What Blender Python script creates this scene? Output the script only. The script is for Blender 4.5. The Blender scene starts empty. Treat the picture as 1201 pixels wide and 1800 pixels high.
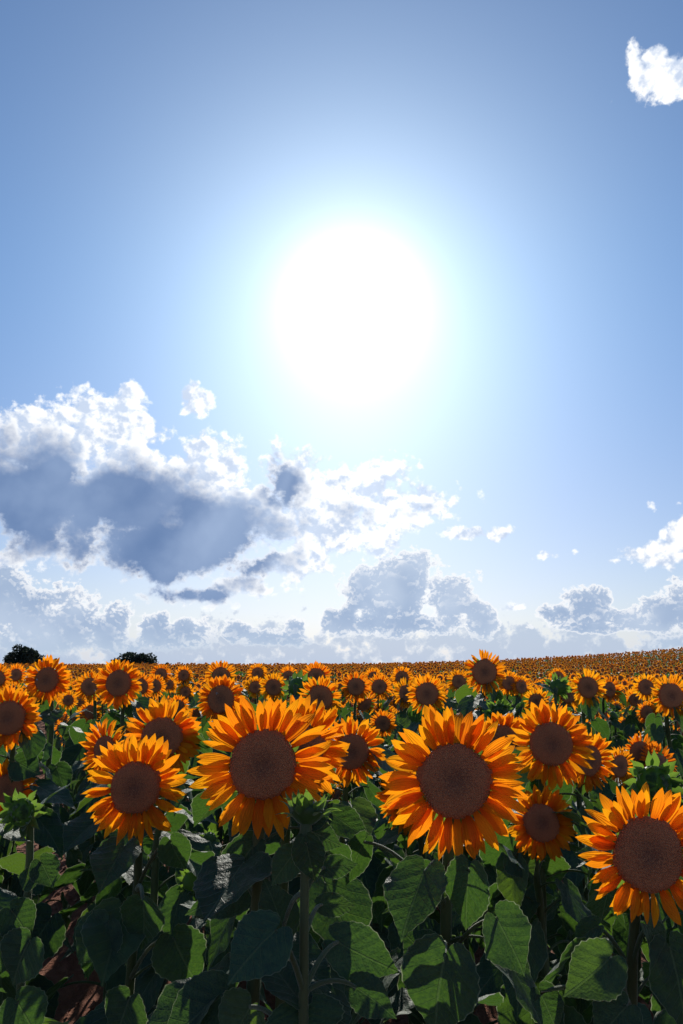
import bpy, math, random
import numpy as np
from mathutils import Vector, Matrix, Euler

scene = bpy.context.scene
COL = scene.collection
R = math.radians

# ------------------------------------------------------------------ camera
F_PX = 1300.0                      # focal length in pixels of the 1201 x 1800 photograph
PITCH = R(11.7)
CAM_H = 1.6
cam_data = bpy.data.cameras.new('camera')
cam_data.sensor_fit = 'VERTICAL'
cam_data.sensor_height = 36.0
cam_data.lens = 36.0 * F_PX / 1800.0
cam_data.clip_start = 0.05
cam_data.clip_end = 20000.0
cam = bpy.data.objects.new('camera', cam_data)
COL.objects.link(cam)
cam.location = (0, 0, CAM_H)
cam.rotation_euler = (math.pi / 2 + PITCH, 0, 0)
scene.camera = cam

FWD = Vector((0, math.cos(PITCH), math.sin(PITCH)))
UPV = Vector((0, -math.sin(PITCH), math.cos(PITCH)))
RGT = Vector((1, 0, 0))
CAM = Vector((0, 0, CAM_H))


def ray(px, py):
    return FWD + RGT * ((px - 600.5) / F_PX) + UPV * ((900.0 - py) / F_PX)


def at(px, py, depth):
    return CAM + ray(px, py) * depth


def project(p):
    d = p - CAM
    z = d.dot(FWD)
    if z < 0.05:
        return None
    return (600.5 + F_PX * d.dot(RGT) / z, 900.0 - F_PX * d.dot(UPV) / z, z)


# ------------------------------------------------------------------ render settings
scene.view_settings.view_transform = 'Standard'
scene.view_settings.look = 'None'
scene.view_settings.exposure = 0.0
scene.view_settings.gamma = 1.0
scene.render.engine = 'CYCLES'
scene.cycles.max_bounces = 7
scene.cycles.diffuse_bounces = 4
scene.cycles.glossy_bounces = 2
scene.cycles.transmission_bounces = 4
scene.cycles.caustics_reflective = False
scene.cycles.caustics_refractive = False
scene.cycles.use_denoising = True

# ------------------------------------------------------------------ sun
SUN_DIR = ray(622, 536).normalized()
SUN_EL = math.asin(SUN_DIR.z)
SUN_AZ = math.atan2(SUN_DIR.x, SUN_DIR.y)
sun_data = bpy.data.lights.new('sun', 'SUN')
sun_data.energy = 5.0
sun_data.angle = R(0.53)
sun_data.color = (1.0, 0.95, 0.86)
sun = bpy.data.objects.new('sun', sun_data)
COL.objects.link(sun)
sun.rotation_euler = SUN_DIR.to_track_quat('Z', 'Y').to_euler()
sun.location = SUN_DIR * 50


# ------------------------------------------------------------------ node helpers
class S:
    """a node socket with arithmetic"""
    tree = None

    def __init__(self, sock):
        self.s = sock

    @staticmethod
    def put(inp, v):
        if isinstance(v, S):
            S.tree.links.new(v.s, inp)
        else:
            inp.default_value = v

    @staticmethod
    def m(op, *args, clamp=False):
        n = S.tree.nodes.new('ShaderNodeMath')
        n.operation = op
        n.use_clamp = clamp
        for i, a in enumerate(args):
            S.put(n.inputs[i], a)
        return S(n.outputs[0])

    def __add__(self, o): return S.m('ADD', self, o)
    __radd__ = __add__
    def __sub__(self, o): return S.m('SUBTRACT', self, o)
    def __rsub__(self, o): return S.m('SUBTRACT', o, self)
    def __mul__(self, o): return S.m('MULTIPLY', self, o)
    __rmul__ = __mul__
    def __truediv__(self, o): return S.m('DIVIDE', self, o)


def vmath(op, a, b=None, scale=None):
    n = S.tree.nodes.new('ShaderNodeVectorMath')
    n.operation = op
    S.put(n.inputs[0], a)
    if b is not None:
        S.put(n.inputs[1], b)
    if scale is not None:
        S.put(n.inputs['Scale'], scale)
    return S(n.outputs['Value'] if op in ('DOT_PRODUCT', 'LENGTH', 'DISTANCE') else n.outputs['Vector'])


def smooth(x, a, b, lo=0.0, hi=1.0, kind='SMOOTHSTEP'):
    n = S.tree.nodes.new('ShaderNodeMapRange')
    n.interpolation_type = kind
    S.put(n.inputs[0], x)
    for i, v in enumerate((a, b, lo, hi)):
        S.put(n.inputs[1 + i], v)
    return S(n.outputs[0])


def sep(v):
    n = S.tree.nodes.new('ShaderNodeSeparateXYZ')
    S.put(n.inputs[0], v)
    return [S(o) for o in n.outputs]


def comb(x, y, z):
    n = S.tree.nodes.new('ShaderNodeCombineXYZ')
    for i, v in enumerate((x, y, z)):
        S.put(n.inputs[i], v)
    return S(n.outputs[0])


def mixc(f, a, b, blend='MIX'):
    n = S.tree.nodes.new('ShaderNodeMix')
    n.data_type = 'RGBA'
    n.blend_type = blend
    S.put(n.inputs[0], f)
    for i, v in ((6, a), (7, b)):
        if isinstance(v, S):
            S.tree.links.new(v.s, n.inputs[i])
        else:
            n.inputs[i].default_value = (*v, 1.0)
    return S(n.outputs[2])


def noise(vec, scale, detail=4.0, rough=0.55, lac=2.0, dist=0.0, color=False, dims='3D', w=None):
    n = S.tree.nodes.new('ShaderNodeTexNoise')
    n.noise_dimensions = dims
    if dims == '1D':
        S.put(n.inputs['W'], w)
    else:
        S.put(n.inputs['Vector'], vec)
    n.inputs['Scale'].default_value = scale
    n.inputs['Detail'].default_value = detail
    n.inputs['Roughness'].default_value = rough
    n.inputs['Lacunarity'].default_value = lac
    n.inputs['Distortion'].default_value = dist
    return S(n.outputs['Color' if color else 'Fac'])


# ------------------------------------------------------------------ sky: Nishita air, sun aureole, cumulus
world = bpy.data.worlds.new('World')
scene.world = world
world.use_nodes = True
wt = world.node_tree
wt.nodes.clear()

DEG = 180.0 / math.pi


def azel(px, py):
    d = ray(px, py).normalized()
    return math.atan2(d.x, d.y) * DEG, math.asin(d.z) * DEG


# clouds: (px, py, rx, ry, weight) ellipses of the photograph turned into azimuth / elevation
HIGH_CLOUDS = [
    # big back-lit cloud
    (20, 870, 170, 125, 1.2), (100, 790, 120, 70, 1.0), (145, 730, 48, 50, 0.8), (225, 760, 80, 62, 0.9), (200, 870, 200, 110, 1.3),
    (350, 840, 130, 70, 1.0), (410, 920, 140, 110, 1.3), (310, 915, 120, 70, 1.4), (290, 960, 190, 75, 1.2), (520, 830, 110, 62, 1.0), (610, 860, 110, 72, 1.0),
    (700, 890, 120, 40, 0.8), (590, 930, 110, 62, 0.9), (330, 1048, 110, 22, 0.9), (430, 1030, 80, 26, 0.8), (530, 985, 70, 40, 0.8),
    (470, 1000, 70, 40, 0.9), (350, 712, 34, 20, 0.6), (328, 690, 12, 20, 0.5),
    # small puffs
    (820, 937, 52, 15, 0.7), (874, 942, 34, 20, 0.75), (948, 974, 52, 14, 0.65), (1142, 886, 12, 12, 0.45), (1010, 968, 10, 8, 0.4),
    (910, 1064, 22, 8, 0.45), (1085, 990, 14, 8, 0.4),
    # beside the frame's edge
    (1165, 975, 70, 20, 0.8), (1205, 945, 34, 44, 0.9),
    # lone bright puff high up
    (1145, 142, 40, 26, 0.7), (1116, 108, 14, 32, 0.55), (1148, 98, 18, 12, 0.5), (1192, 135, 40, 28, 0.7),
    # out of frame
    (-240, 880, 170, 110, 1.1), (1500, 930, 130, 50, 0.9),
]
LOW_CLOUDS = [
    (0, 1060, 60, 72, 1.1), (60, 1085, 80, 52, 1.0), (130, 1090, 60, 48, 1.0), (190, 1105, 50, 38, 0.9), (100, 1125, 180, 26, 0.9),
    (265, 1110, 40, 32, 0.9), (330, 1115, 60, 30, 0.9), (420, 1110, 32, 24, 0.9), (520, 1105, 26, 22, 0.9), (490, 1122, 70, 16, 0.8),
    (690, 1040, 90, 66, 1.2), (720, 1000, 46, 42, 1.0), (640, 1020, 42, 40, 1.0), (790, 1050, 52, 48, 1.1), (845, 1085, 36, 36, 1.0),
    (600, 1095, 48, 24, 1.0), (690, 1095, 140, 24, 1.1),
    (1035, 1065, 50, 36, 1.1), (985, 1080, 44, 22, 0.9), (1095, 1085, 60, 24, 1.0), (1160, 1080, 44, 30, 1.0), (1200, 1060, 40, 40, 1.0),
    (1080, 1100, 130, 12, 0.9), (1190, 1130, 50, 14, 0.7), (-120, 1070, 110, 70, 1.0), (1330, 1080, 110, 40, 1.0),
    (-420, 1090, 160, 50, 0.9), (1560, 1090, 120, 40, 0.9),
]
# where the cloud is thick and therefore dark from below
THICK = [(10, 880, 190, 95, 1.0), (100, 850, 60, 80, 1.0), (200, 890, 170, 80, 1.0), (385, 925, 130, 66, 1.0), (300, 965, 200, 76, 1.0), (430, 965, 95, 72, 1.0), (330, 1048, 110, 24, 1.0),
         (490, 850, 50, 42, 1.0), (640, 905, 90, 44, 0.25), (735, 892, 90, 26, 0.15), (-200, 890, 190, 105, 1.0)]


def ellipse_field(uv, items, weighted):
    """smooth union of ellipses given in azimuth / elevation"""
    acc = None
    for it in items:
        a, e = azel(it[0], it[1])
        sx = F_PX / DEG / it[2] * math.cos(R(e))
        sy = F_PX / DEG / it[3]
        n = S.tree.nodes.new('ShaderNodeVectorMath')
        n.operation = 'MULTIPLY_ADD'
        S.tree.links.new(uv.s, n.inputs[0])
        n.inputs[1].default_value = (sx, sy, 0)
        n.inputs[2].default_value = (-a * sx, -e * sy, 0)
        r = vmath('LENGTH', S(n.outputs[0]))
        f = S.m('MULTIPLY_ADD', r, -it[4] if weighted else -1.0, it[4])
        acc = f if acc is None else S.m('SMOOTH_MAX', acc, f, 0.15)
    return acc


def build_relief_group():
    """cumulus relief: fractal noise plus rounded billows; fine and smooth versions"""
    g = bpy.data.node_groups.new('cloud_relief', 'ShaderNodeTree')
    g.interface.new_socket('dir', in_out='INPUT', socket_type='NodeSocketVector')
    g.interface.new_socket('relief', in_out='OUTPUT', socket_type='NodeSocketFloat')
    S.tree = g
    gi = g.nodes.new('NodeGroupInput')
    go = g.nodes.new('NodeGroupOutput')
    p = vmath('MULTIPLY', S(gi.outputs[0]), (1, 1, 1.1))
    n1 = noise(p, 14.0, 7.0, 0.585, 2.1)
    n2 = noise(vmath('ADD', p, (3.1, 3.1, 3.1)), 34.0, 3.0, 0.5)
    bil = S.m('ABSOLUTE', n2 - 0.5) * 3.2 - 0.35
    field = (n1 - 0.5) * 2.0 + bil * 0.34
    g.links.new(field.s, go.inputs[0])
    return g


cloud_group = build_relief_group()
S.tree = wt


def cloud_at(vec):
    n = wt.nodes.new('ShaderNodeGroup')
    n.node_tree = cloud_group
    S.put(n.inputs[0], vec)
    return S(n.outputs[0])


tc = wt.nodes.new('ShaderNodeTexCoord')
D = vmath('NORMALIZE', S(tc.outputs['Generated']))
dx, dy, dz = sep(D)
el = S.m('ARCSINE', dz) * DEG
sky = wt.nodes.new('ShaderNodeTexSky')
sky.sky_type = 'NISHITA'
sky.sun_disc = False
sky.sun_elevation = SUN_EL
sky.sun_rotation = SUN_AZ
sky.altitude = 300.0
sky.air_density = 1.0
sky.dust_density = 0.6
sky.ozone_density = 1.6
SKY_STRENGTH = 0.1
K = 1.0 / SKY_STRENGTH             # picture radiance -> shader units

cosa = vmath('DOT_PRODUCT', D, tuple(SUN_DIR))
ang = S.m('ARCCOSINE', S.m('MINIMUM', cosa, 0.999999)) * DEG

base = S(sky.outputs[0])
base = mixc(1.0, base, mixc(smooth(el, 0.0, 32.0), (0.62, 0.65, 0.80), (0.43, 0.77, 1.07)), 'MULTIPLY')

# forward scattering of the sun in the air (aureole)
g2 = ang * (1 / 3.8)
aur = S.m('EXPONENT', g2 * g2 * -1.0) * 0.95 + S.m('EXPONENT', ang * (-1 / 6.2)) * 0.63 + S.m('EXPONENT', ang * (-1 / 20.0)) * 0.21

# clouds, two layers: high back-lit cumulus and the low row near the horizon
us = S.m('ARCTAN2', dx, dy) * DEG
w1, w2, w3 = sep(noise(vmath('MULTIPLY', D, (1, 1, 1.25)), 18.0, 3.0, 0.55, color=True))
wu, wv = (w1 - 0.5), (w2 - 0.5)
# away from the frame the same fair-weather cumulus goes on, scattered by noise, low above the horizon
low = noise(vmath('MULTIPLY', D, (1, 1, 2.2)), 3.2, 2.0, 0.5)
gen = (low - 0.5) * 3.2 - smooth(el, 8.0, 40.0) - 1.0 + smooth(S.m('ABSOLUTE', us), 38.0, 50.0)
envh = S.m('MAXIMUM', ellipse_field(comb(us + wu * 1.6, el + wv * 1.4, 0.0), HIGH_CLOUDS, True), gen)
envl = ellipse_field(comb(us + wu * 1.0, el + wv * 0.8, 0.0), LOW_CLOUDS, True)
sunward = vmath('NORMALIZE', vmath('SUBTRACT', tuple(SUN_DIR), D))
r0 = cloud_at(D)
r1 = cloud_at(vmath('ADD', D, vmath('SCALE', sunward, scale=0.009)))
D2 = vmath('SCALE', D, scale=2.1)
q0 = cloud_at(D2)
q1 = cloud_at(vmath('ADD', D2, vmath('SCALE', sunward, scale=0.010)))

fh = envh + r0 * 1.1 + q0 * 0.38 + 0.05
ah = smooth(fh, -0.04, 0.30)
thick = smooth(ellipse_field(comb(us + wu * 3.2, el + (w3 - 0.5) * 2.6, 0.0), THICK, False) + r0 * 0.75, -0.34, 0.48)
rim_h = smooth(fh, 0.5, 0.08)
lit_h = smooth(r0 - r1 - smooth(envh, 0.4, 1.2) * 0.05, -0.17, 0.12)
soft = noise(D, 9.0, 3.0, 0.5)
dark = mixc(smooth(soft + r0 * 0.15, 0.3, 0.7), (0.115, 0.205, 0.41), (0.22, 0.325, 0.54))
white = mixc(lit_h, (0.56, 0.66, 0.84), (1.05, 1.06, 1.07))
col_h = mixc(S.m('MULTIPLY', thick, 1.0 - rim_h * 0.75), white, dark)

fl = envl + q0 * 1.1 + 0.10
al = smooth(fl, -0.02, 0.18)
rim_l = smooth(fl, 0.36, 0.10)
lit_l = smooth(q0 - q1, 0.0, 0.22)
body = mixc(smooth(soft, 0.35, 0.65), (0.36, 0.47, 0.66), (0.52, 0.62, 0.78))
body = mixc(smooth(fl, 0.1, 0.7, 0.7, 0.0), body, (0.50, 0.60, 0.76))
edge = S.m('MAXIMUM', rim_l * smooth(el, 0.8, 3.0, 0.6, 1.0), lit_l * smooth(fl, 1.3, 0.2) * 0.8)
col_l = mixc(edge, body, (0.97, 0.98, 1.0))
# distant haze swallows the feet of the low row
col_l = mixc(smooth(el, 0.3, 3.2, 0.75, 0.0), col_l, (0.47, 0.58, 0.73))
al = al * smooth(el, 0.0, 1.6, 0.7, 1.0)

low_haze = S.m('EXPONENT', S.m('MAXIMUM', el, 0.0) * (-1 / 4.0)) * 0.8
hz = vmath('SCALE', comb(0.50, 0.63, 0.83), scale=K)
clear = mixc(low_haze, base, hz)
clear = vmath('ADD', clear, vmath('SCALE', comb(1.14, 1.0, 0.86), scale=aur * K))
# shafts: the air in front of the cloud scatters the sunlight that passes between the cloud tops
sx = dx - SUN_DIR.x
sz = dz - SUN_DIR.z
pa = S.m('ARCTAN2', sx, sz * -1.0)
shafts = smooth(noise(None, 6.0, 1.5, 0.5, dims='1D', w=pa), 0.36, 0.70) * smooth(ang, 8.0, 14.0) * smooth(ang, 30.0, 20.0) * 0.085
veil = vmath('SCALE', comb(0.9, 0.97, 1.0), scale=(aur * 0.45 + shafts) * K)
cl_l = vmath('ADD', vmath('SCALE', col_l, scale=K), vmath('SCALE', veil, scale=0.35))
cl_h = vmath('ADD', vmath('SCALE', col_h, scale=K), veil)
# palest, farthest layer behind the row
ff = smooth(el, 0.5, 8.0, 0.5, -0.75) + q1 * 0.9 + r0 * 0.3
far_col = vmath('SCALE', mixc(smooth(ff, 0.35, 0.02), (0.43, 0.54, 0.72), (0.76, 0.82, 0.90)), scale=K)
final = mixc(smooth(ff, 0.0, 0.16) * 0.75, clear, far_col)
final = mixc(al, final, cl_l)
final = mixc(ah, final, cl_h)
bg = wt.nodes.new('ShaderNodeBackground')
wt.links.new(final.s, bg.inputs[0])
bg.inputs[1].default_value = SKY_STRENGTH
wo = wt.nodes.new('ShaderNodeOutputWorld')
wt.links.new(bg.outputs[0], wo.inputs[0])
world.cycles.sampling_method = 'MANUAL'
world.cycles.sample_map_resolution = 512

# ------------------------------------------------------------------ materials
def new_mat(name):
    m = bpy.data.materials.new(name)
    m.use_nodes = True
    m.node_tree.nodes.clear()
    S.tree = m.node_tree
    return m


def out(shader, disp=None):
    o = S.tree.nodes.new('ShaderNodeOutputMaterial')
    S.tree.links.new(shader.s, o.inputs['Surface'])


def principled(color, rough=0.5, spec=0.5, sheen=0.0, sheen_rough=0.4, sheen_tint=(1, 1, 1), normal=None):
    n = S.tree.nodes.new('ShaderNodeBsdfPrincipled')
    if isinstance(color, S):
        S.tree.links.new(color.s, n.inputs['Base Color'])
    else:
        n.inputs['Base Color'].default_value = (*color, 1)
    S.put(n.inputs['Roughness'], rough)
    S.put(n.inputs['Specular IOR Level'], spec)
    n.inputs['Sheen Weight'].default_value = sheen
    n.inputs['Sheen Roughness'].default_value = sheen_rough
    n.inputs['Sheen Tint'].default_value = (*sheen_tint, 1)
    if normal is not None:
        S.tree.links.new(normal.s, n.inputs['Normal'])
    return S(n.outputs[0])


def translucent(color, normal=None):
    n = S.tree.nodes.new('ShaderNodeBsdfTranslucent')
    if isinstance(color, S):
        S.tree.links.new(color.s, n.inputs[0])
    else:
        n.inputs[0].default_value = (*color, 1)
    if normal is not None:
        S.tree.links.new(normal.s, n.inputs['Normal'])
    return S(n.outputs[0])


def mixs(f, a, b):
    n = S.tree.nodes.new('ShaderNodeMixShader')
    S.put(n.inputs[0], f)
    S.tree.links.new(a.s, n.inputs[1])
    S.tree.links.new(b.s, n.inputs[2])
    return S(n.outputs[0])


def bump(height, strength=0.3, dist=0.01):
    n = S.tree.nodes.new('ShaderNodeBump')
    n.inputs['Strength'].default_value = strength
    n.inputs['Distance'].default_value = dist
    S.tree.links.new(height.s, n.inputs['Height'])
    return S(n.outputs[0])


def obj_random():
    return S(S.tree.nodes.new('ShaderNodeObjectInfo').outputs['Random'])


def obj_coord():
    return S(S.tree.nodes.new('ShaderNodeTexCoord').outputs['Object'])


def geo_pos():
    return S(S.tree.nodes.new('ShaderNodeNewGeometry').outputs['Position'])


def uv():
    return S(S.tree.nodes.new('ShaderNodeUVMap').outputs[0])


def hsv(color, h, s, v):
    n = S.tree.nodes.new('ShaderNodeHueSaturation')
    S.put(n.inputs['Hue'], h)
    S.put(n.inputs['Saturation'], s)
    S.put(n.inputs['Value'], v)
    S.tree.links.new(color.s, n.inputs['Color'])
    return S(n.outputs[0])


def petal_material():
    m = new_mat('petal')
    u, v, _ = sep(uv())
    rnd = obj_random()
    stripe = noise(comb(u * 0.6, v * 7.0, rnd * 30.0), 2.0, 3.0, 0.6)
    col = mixc(smooth(u, 0.0, 0.45), (0.78, 0.175, 0.003), (0.93, 0.322, 0.007))  # redder base: shade of overlapping petals modestly put into the colour
    col = mixc(smooth(u, 0.6, 1.0, 0.0, 0.5), col, (0.93, 0.345, 0.008))
    col = mixc(smooth(stripe, 0.35, 0.7, 0.0, 0.35), col, (0.80, 0.185, 0.003))
    col = hsv(col, smooth(rnd, 0, 1, 0.489, 0.512, 'LINEAR'), 1.0, smooth(S.m('FRACT', rnd * 5.3), 0, 1, 0.82, 1.0, 'LINEAR'))
    ridge = bump(S.m('COSINE', v * 14.0) + stripe * 0.8, 0.35, 0.002)
    pr = principled(col, 0.55, 0.25, 0.12, 0.4, (1, 0.8, 0.5), ridge)
    tr = translucent(hsv(col, 0.5, 1.0, 1.06), ridge)
    out(mixs(0.66, pr, tr))
    return m


def leaf_material():
    m = new_mat('leaf')
    u, v, _ = sep(uv())
    rnd = obj_random()
    av = S.m('ABSOLUTE', v)
    mid = smooth(av, 0.006, 0.018, 1.0, 0.0)
    # pinnate side veins leaving the midrib at an angle and curving to the tip
    t = (u - av * 1.0 + av * av * 0.55) * 6.2 + S.m('SIGN', v) * 0.17
    fr = S.m('ABSOLUTE', S.m('FRACT', t) - 0.5)
    side = smooth(fr, 0.45, 0.49) * smooth(av, 0.0, 0.46, 1.0, 0.2)
    pos = comb(u * 1.0, v, rnd * 40.0)
    net = noise(pos, 26.0, 3.0, 0.6)
    blot = noise(pos, 5.0, 3.0, 0.6)
    vein = S.m('MAXIMUM', mid, side * 0.65)
    green = mixc(smooth(blot, 0.3, 0.7), (0.030, 0.062, 0.042), (0.046, 0.090, 0.050))
    green = hsv(green, smooth(rnd, 0, 1, 0.485, 0.51, 'LINEAR'), smooth(rnd, 0, 1, 0.85, 1.05, 'LINEAR'), smooth(S.m('FRACT', rnd * 7.3), 0, 1, 0.75, 1.2, 'LINEAR'))
    col = mixc(vein * 0.6, green, (0.115, 0.16, 0.085))
    trc = mixc(smooth(net, 0.35, 0.65), (0.065, 0.155, 0.018), (0.10, 0.215, 0.022))
    trc = mixc(vein * 0.45, trc, (0.15, 0.25, 0.06))
    trc = mixc(smooth(S.m('FRACT', rnd * 3.7), 0.6, 0.95, 0.0, 0.75), trc, (0.17, 0.29, 0.02))
    mg = S.tree.nodes.new('ShaderNodeUVMap')
    mg.uv_map = 'margin'
    margin = smooth(sep(S(mg.outputs[0]))[0], 0.955, 1.0)
    col = mixc(margin * 0.7, col, (0.16, 0.20, 0.12))
    trc = mixc(margin, trc, (0.50, 0.58, 0.34))
    quilt = S.m('COSINE', t * 6.283) * -0.07 * smooth(av, 0.0, 0.1) + blot * 0.8
    b = bump(quilt + net * 0.45 - vein * 0.5, 0.55, 0.012)
    pr = principled(col, 0.55, 0.22, 0.25, 0.3, (0.85, 1.0, 0.9), b)
    out(mixs(0.33, pr, translucent(trc, b)))
    return m


def stem_material():
    m = new_mat('stem')
    p = obj_coord()
    n = noise(vmath('MULTIPLY', p, (60, 60, 6)), 1.0, 4.0, 0.6)
    fuzz = noise(p, 420.0, 2.0, 0.7)
    rnd = obj_random()
    col = mixc(smooth(n, 0.3, 0.7), (0.050, 0.082, 0.032), (0.085, 0.115, 0.045))
    col = hsv(col, smooth(rnd, 0, 1, 0.48, 0.51, 'LINEAR'), 0.95, smooth(rnd, 0, 1, 0.8, 1.15, 'LINEAR'))
    b = bump(n * 0.5 + fuzz, 0.5, 0.003)
    pr = principled(col, 0.6, 0.3, 0.5, 0.25, (0.95, 1.0, 0.85), b)
    out(mixs(0.12, pr, translucent((0.35, 0.5, 0.12))))
    return m


def bract_material():
    m = new_mat('bract')
    u, v, _ = sep(uv())
    rnd = obj_random()
    n = noise(comb(u * 2.0, v * 9.0, rnd * 20.0), 3.0, 3.0, 0.6)
    col = mixc(smooth(n, 0.3, 0.7), (0.028, 0.060, 0.026), (0.05, 0.092, 0.036))
    b = bump(n, 0.5, 0.004)
    pr = principled(col, 0.5, 0.4, 0.8, 0.3, (0.9, 1.0, 0.85), b)
    out(mixs(0.42, pr, translucent((0.22, 0.38, 0.04))))
    return m


def disc_material(name, fine):
    m = new_mat(name)
    p = obj_coord()
    x, y, z = sep(p)
    r = S.m('SQRT', x * x + y * y) / 0.07
    n = noise(p, 240.0 if fine else 150.0, 2.0, 0.7)
    ringc = mixc(smooth(r, 0.05, 0.62), (0.19, 0.074, 0.038), (0.40, 0.148, 0.062))
    ringc = mixc(smooth(r, 0.80, 1.0), ringc, (0.34, 0.095, 0.03))
    col = mixc(smooth(n, 0.45, 0.75, 0.0, 0.7), ringc, (0.44, 0.20, 0.09))
    col = mixc(smooth(n, 0.5, 0.25, 0.0, 0.6), col, (0.13, 0.06, 0.04))
    out(principled(col, 0.75, 0.25, 0.15, 0.5, (1, 0.8, 0.7), bump(n, 0.8, 0.006)))
    return m


def floret_material():
    m = new_mat('floret')
    p = obj_coord()
    x, y, z = sep(p)
    r = S.m('SQRT', x * x + y * y) / 0.07
    isl = S(S.tree.nodes.new('ShaderNodeNewGeometry').outputs['Random Per Island'])
    a = mixc(smooth(r, 0.1, 0.62), (0.19, 0.072, 0.038), (0.44, 0.170, 0.076))
    col = mixc(smooth(isl, 0.7, 1.0, 0.0, 0.5), a, (0.55, 0.29, 0.14))
    col = mixc(smooth(isl, 0.35, 0.0, 0.0, 0.5), col, (0.15, 0.06, 0.032))
    out(principled(col, 0.7, 0.3, 0.2, 0.5, (1, 0.8, 0.7)))
    return m


def soil_material():
    m = new_mat('red_soil')
    p = geo_pos()
    n1 = noise(p, 1.6, 5.0, 0.6)
    n2 = noise(p, 22.0, 5.0, 0.65)
    n3 = noise(p, 110.0, 3.0, 0.7)
    col = mixc(smooth(n1, 0.3, 0.7), (0.20, 0.075, 0.045), (0.30, 0.125, 0.075))
    col = mixc(smooth(n2, 0.45, 0.75), col, (0.36, 0.17, 0.11))
    col = mixc(smooth(n3, 0.5, 0.25, 0.0, 0.6), col, (0.11, 0.04, 0.025))
    out(principled(col, 0.95, 0.15, 0, 0.5, (1, 1, 1), bump(n2 + n3 * 0.5, 0.9, 0.05)))
    return m


def simple_material(name, c0, c1, scale, rough=0.7, trans=None):
    m = new_mat(name)
    n = noise(obj_coord(), scale, 4.0, 0.6)
    rnd = obj_random()
    col = hsv(mixc(smooth(n, 0.3, 0.7), c0, c1), 0.5, 1.0, smooth(rnd, 0, 1, 0.85, 1.15, 'LINEAR'))
    pr = principled(col, rough, 0.3, 0, 0.5, (1, 1, 1), bump(n, 0.4, 0.02))
    out(mixs(0.3, pr, translucent(trans)) if trans else pr)
    return m


M_PETAL = petal_material()
M_LEAF = leaf_material()
M_STEM = stem_material()
M_BRACT = bract_material()
M_DISC = disc_material('seed_disc', True)
M_FLORET = floret_material()
M_SOIL = soil_material()
M_BARK = simple_material('bark', (0.05, 0.035, 0.025), (0.10, 0.075, 0.055), 6.0)
M_TREE = simple_material('tree_leaf', (0.026, 0.042, 0.032), (0.048, 0.070, 0.046), 1.5, 0.7, (0.012, 0.022, 0.008))
M_CLOD = simple_material('soil_clod', (0.19, 0.07, 0.042), (0.33, 0.15, 0.095), 30.0, 0.95)
M_STRAW = simple_material('dry_leaf', (0.20, 0.15, 0.09), (0.34, 0.28, 0.19), 30.0, 0.7, (0.3, 0.22, 0.10))
M_INSECT = simple_material('insect_body', (0.05, 0.03, 0.015), (0.16, 0.10, 0.04), 200.0, 0.5)
M_WING = simple_material('insect_wing', (0.45, 0.42, 0.40), (0.62, 0.60, 0.58), 200.0, 0.3, (0.5, 0.5, 0.5))

# ------------------------------------------------------------------ mesh helpers
class MB:
    """collects vertices, faces, uvs and material slots of one mesh"""

    def __init__(self):
        self.v, self.f, self.uv, self.mi, self.mg = [], [], [], [], []

    def grid(self, rows, uvs, mi=0, close=False, mg=None):
        """rows: list of equally long lists of points"""
        o = len(self.v)
        n = len(rows[0])
        for r, ru in zip(rows, uvs):
            self.mg.extend(mg if mg is not None else [0.0] * n)
            self.v.extend(r)
            self.uv.extend(ru)
        for i in range(len(rows) - 1):
            for j in range(n if close else n - 1):
                k = (j + 1) % n
                self.f.append((o + i * n + j, o + i * n + k, o + (i + 1) * n + k, o + (i + 1) * n + j))
                self.mi.append(mi)

    def tube(self, pts, rads, sides=8, mi=0, cap=False):
        pts = [Vector(p) for p in pts]
        rows, uvs = [], []
        ref = Vector((0.31, 0.95, 0.05))
        for i, p in enumerate(pts):
            t = (pts[min(i + 1, len(pts) - 1)] - pts[max(i - 1, 0)]).normalized()
            a = t.cross(ref).normalized()
            b = t.cross(a)
            rows.append([p + (a * math.cos(2 * math.pi * k / sides) + b * math.sin(2 * math.pi * k / sides)) * rads[i] for k in range(sides)])
            uvs.append([(i / (len(pts) - 1), k / sides) for k in range(sides)])
        self.grid(rows, uvs, mi, close=True)
        if cap:
            o = len(self.v) - sides
            self.f.append(tuple(o + k for k in range(sides)))
            self.mi.append(mi)

    def add(self, other, mat=Matrix.Identity(4), mi=None):
        o = len(self.v)
        self.v.extend([mat @ Vector(p) for p in other.v])
        self.uv.extend(other.uv)
        self.mg.extend(other.mg if len(other.mg) == len(other.v) else [0.0] * len(other.v))
        self.f.extend([tuple(i + o for i in f) for f in other.f])
        self.mi.extend(other.mi if mi is None else [mi] * len(other.f))

    def mesh(self, name, mats, smooth_shade=True):
        me = bpy.data.meshes.new(name)
        me.from_pydata([tuple(p) for p in self.v], [], self.f)
        ul = me.uv_layers.new(name='UVMap')
        vi = np.empty(len(me.loops), dtype=np.int32)
        me.loops.foreach_get('vertex_index', vi)
        ul.data.foreach_set('uv', np.array(self.uv, dtype=np.float32)[vi].ravel())
        if len(self.mg) == len(self.v) and max(self.mg) > 0:
            m2 = np.zeros((len(vi), 2), dtype=np.float32)
            m2[:, 0] = np.array(self.mg, dtype=np.float32)[vi]
            me.uv_layers.new(name='margin').data.foreach_set('uv', m2.ravel())
        for m in mats:
            me.materials.append(m)
        me.polygons.foreach_set('material_index', np.array(self.mi, dtype=np.int32))
        me.polygons.foreach_set('use_smooth', np.full(len(self.f), smooth_shade))
        me.update()
        return me


def link(name, data, parent=None, matrix=None):
    o = bpy.data.objects.new(name, data)
    COL.objects.link(o)
    if parent is not None:
        o.parent = parent
    if matrix is not None:
        o.matrix_local = matrix
    return o


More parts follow.
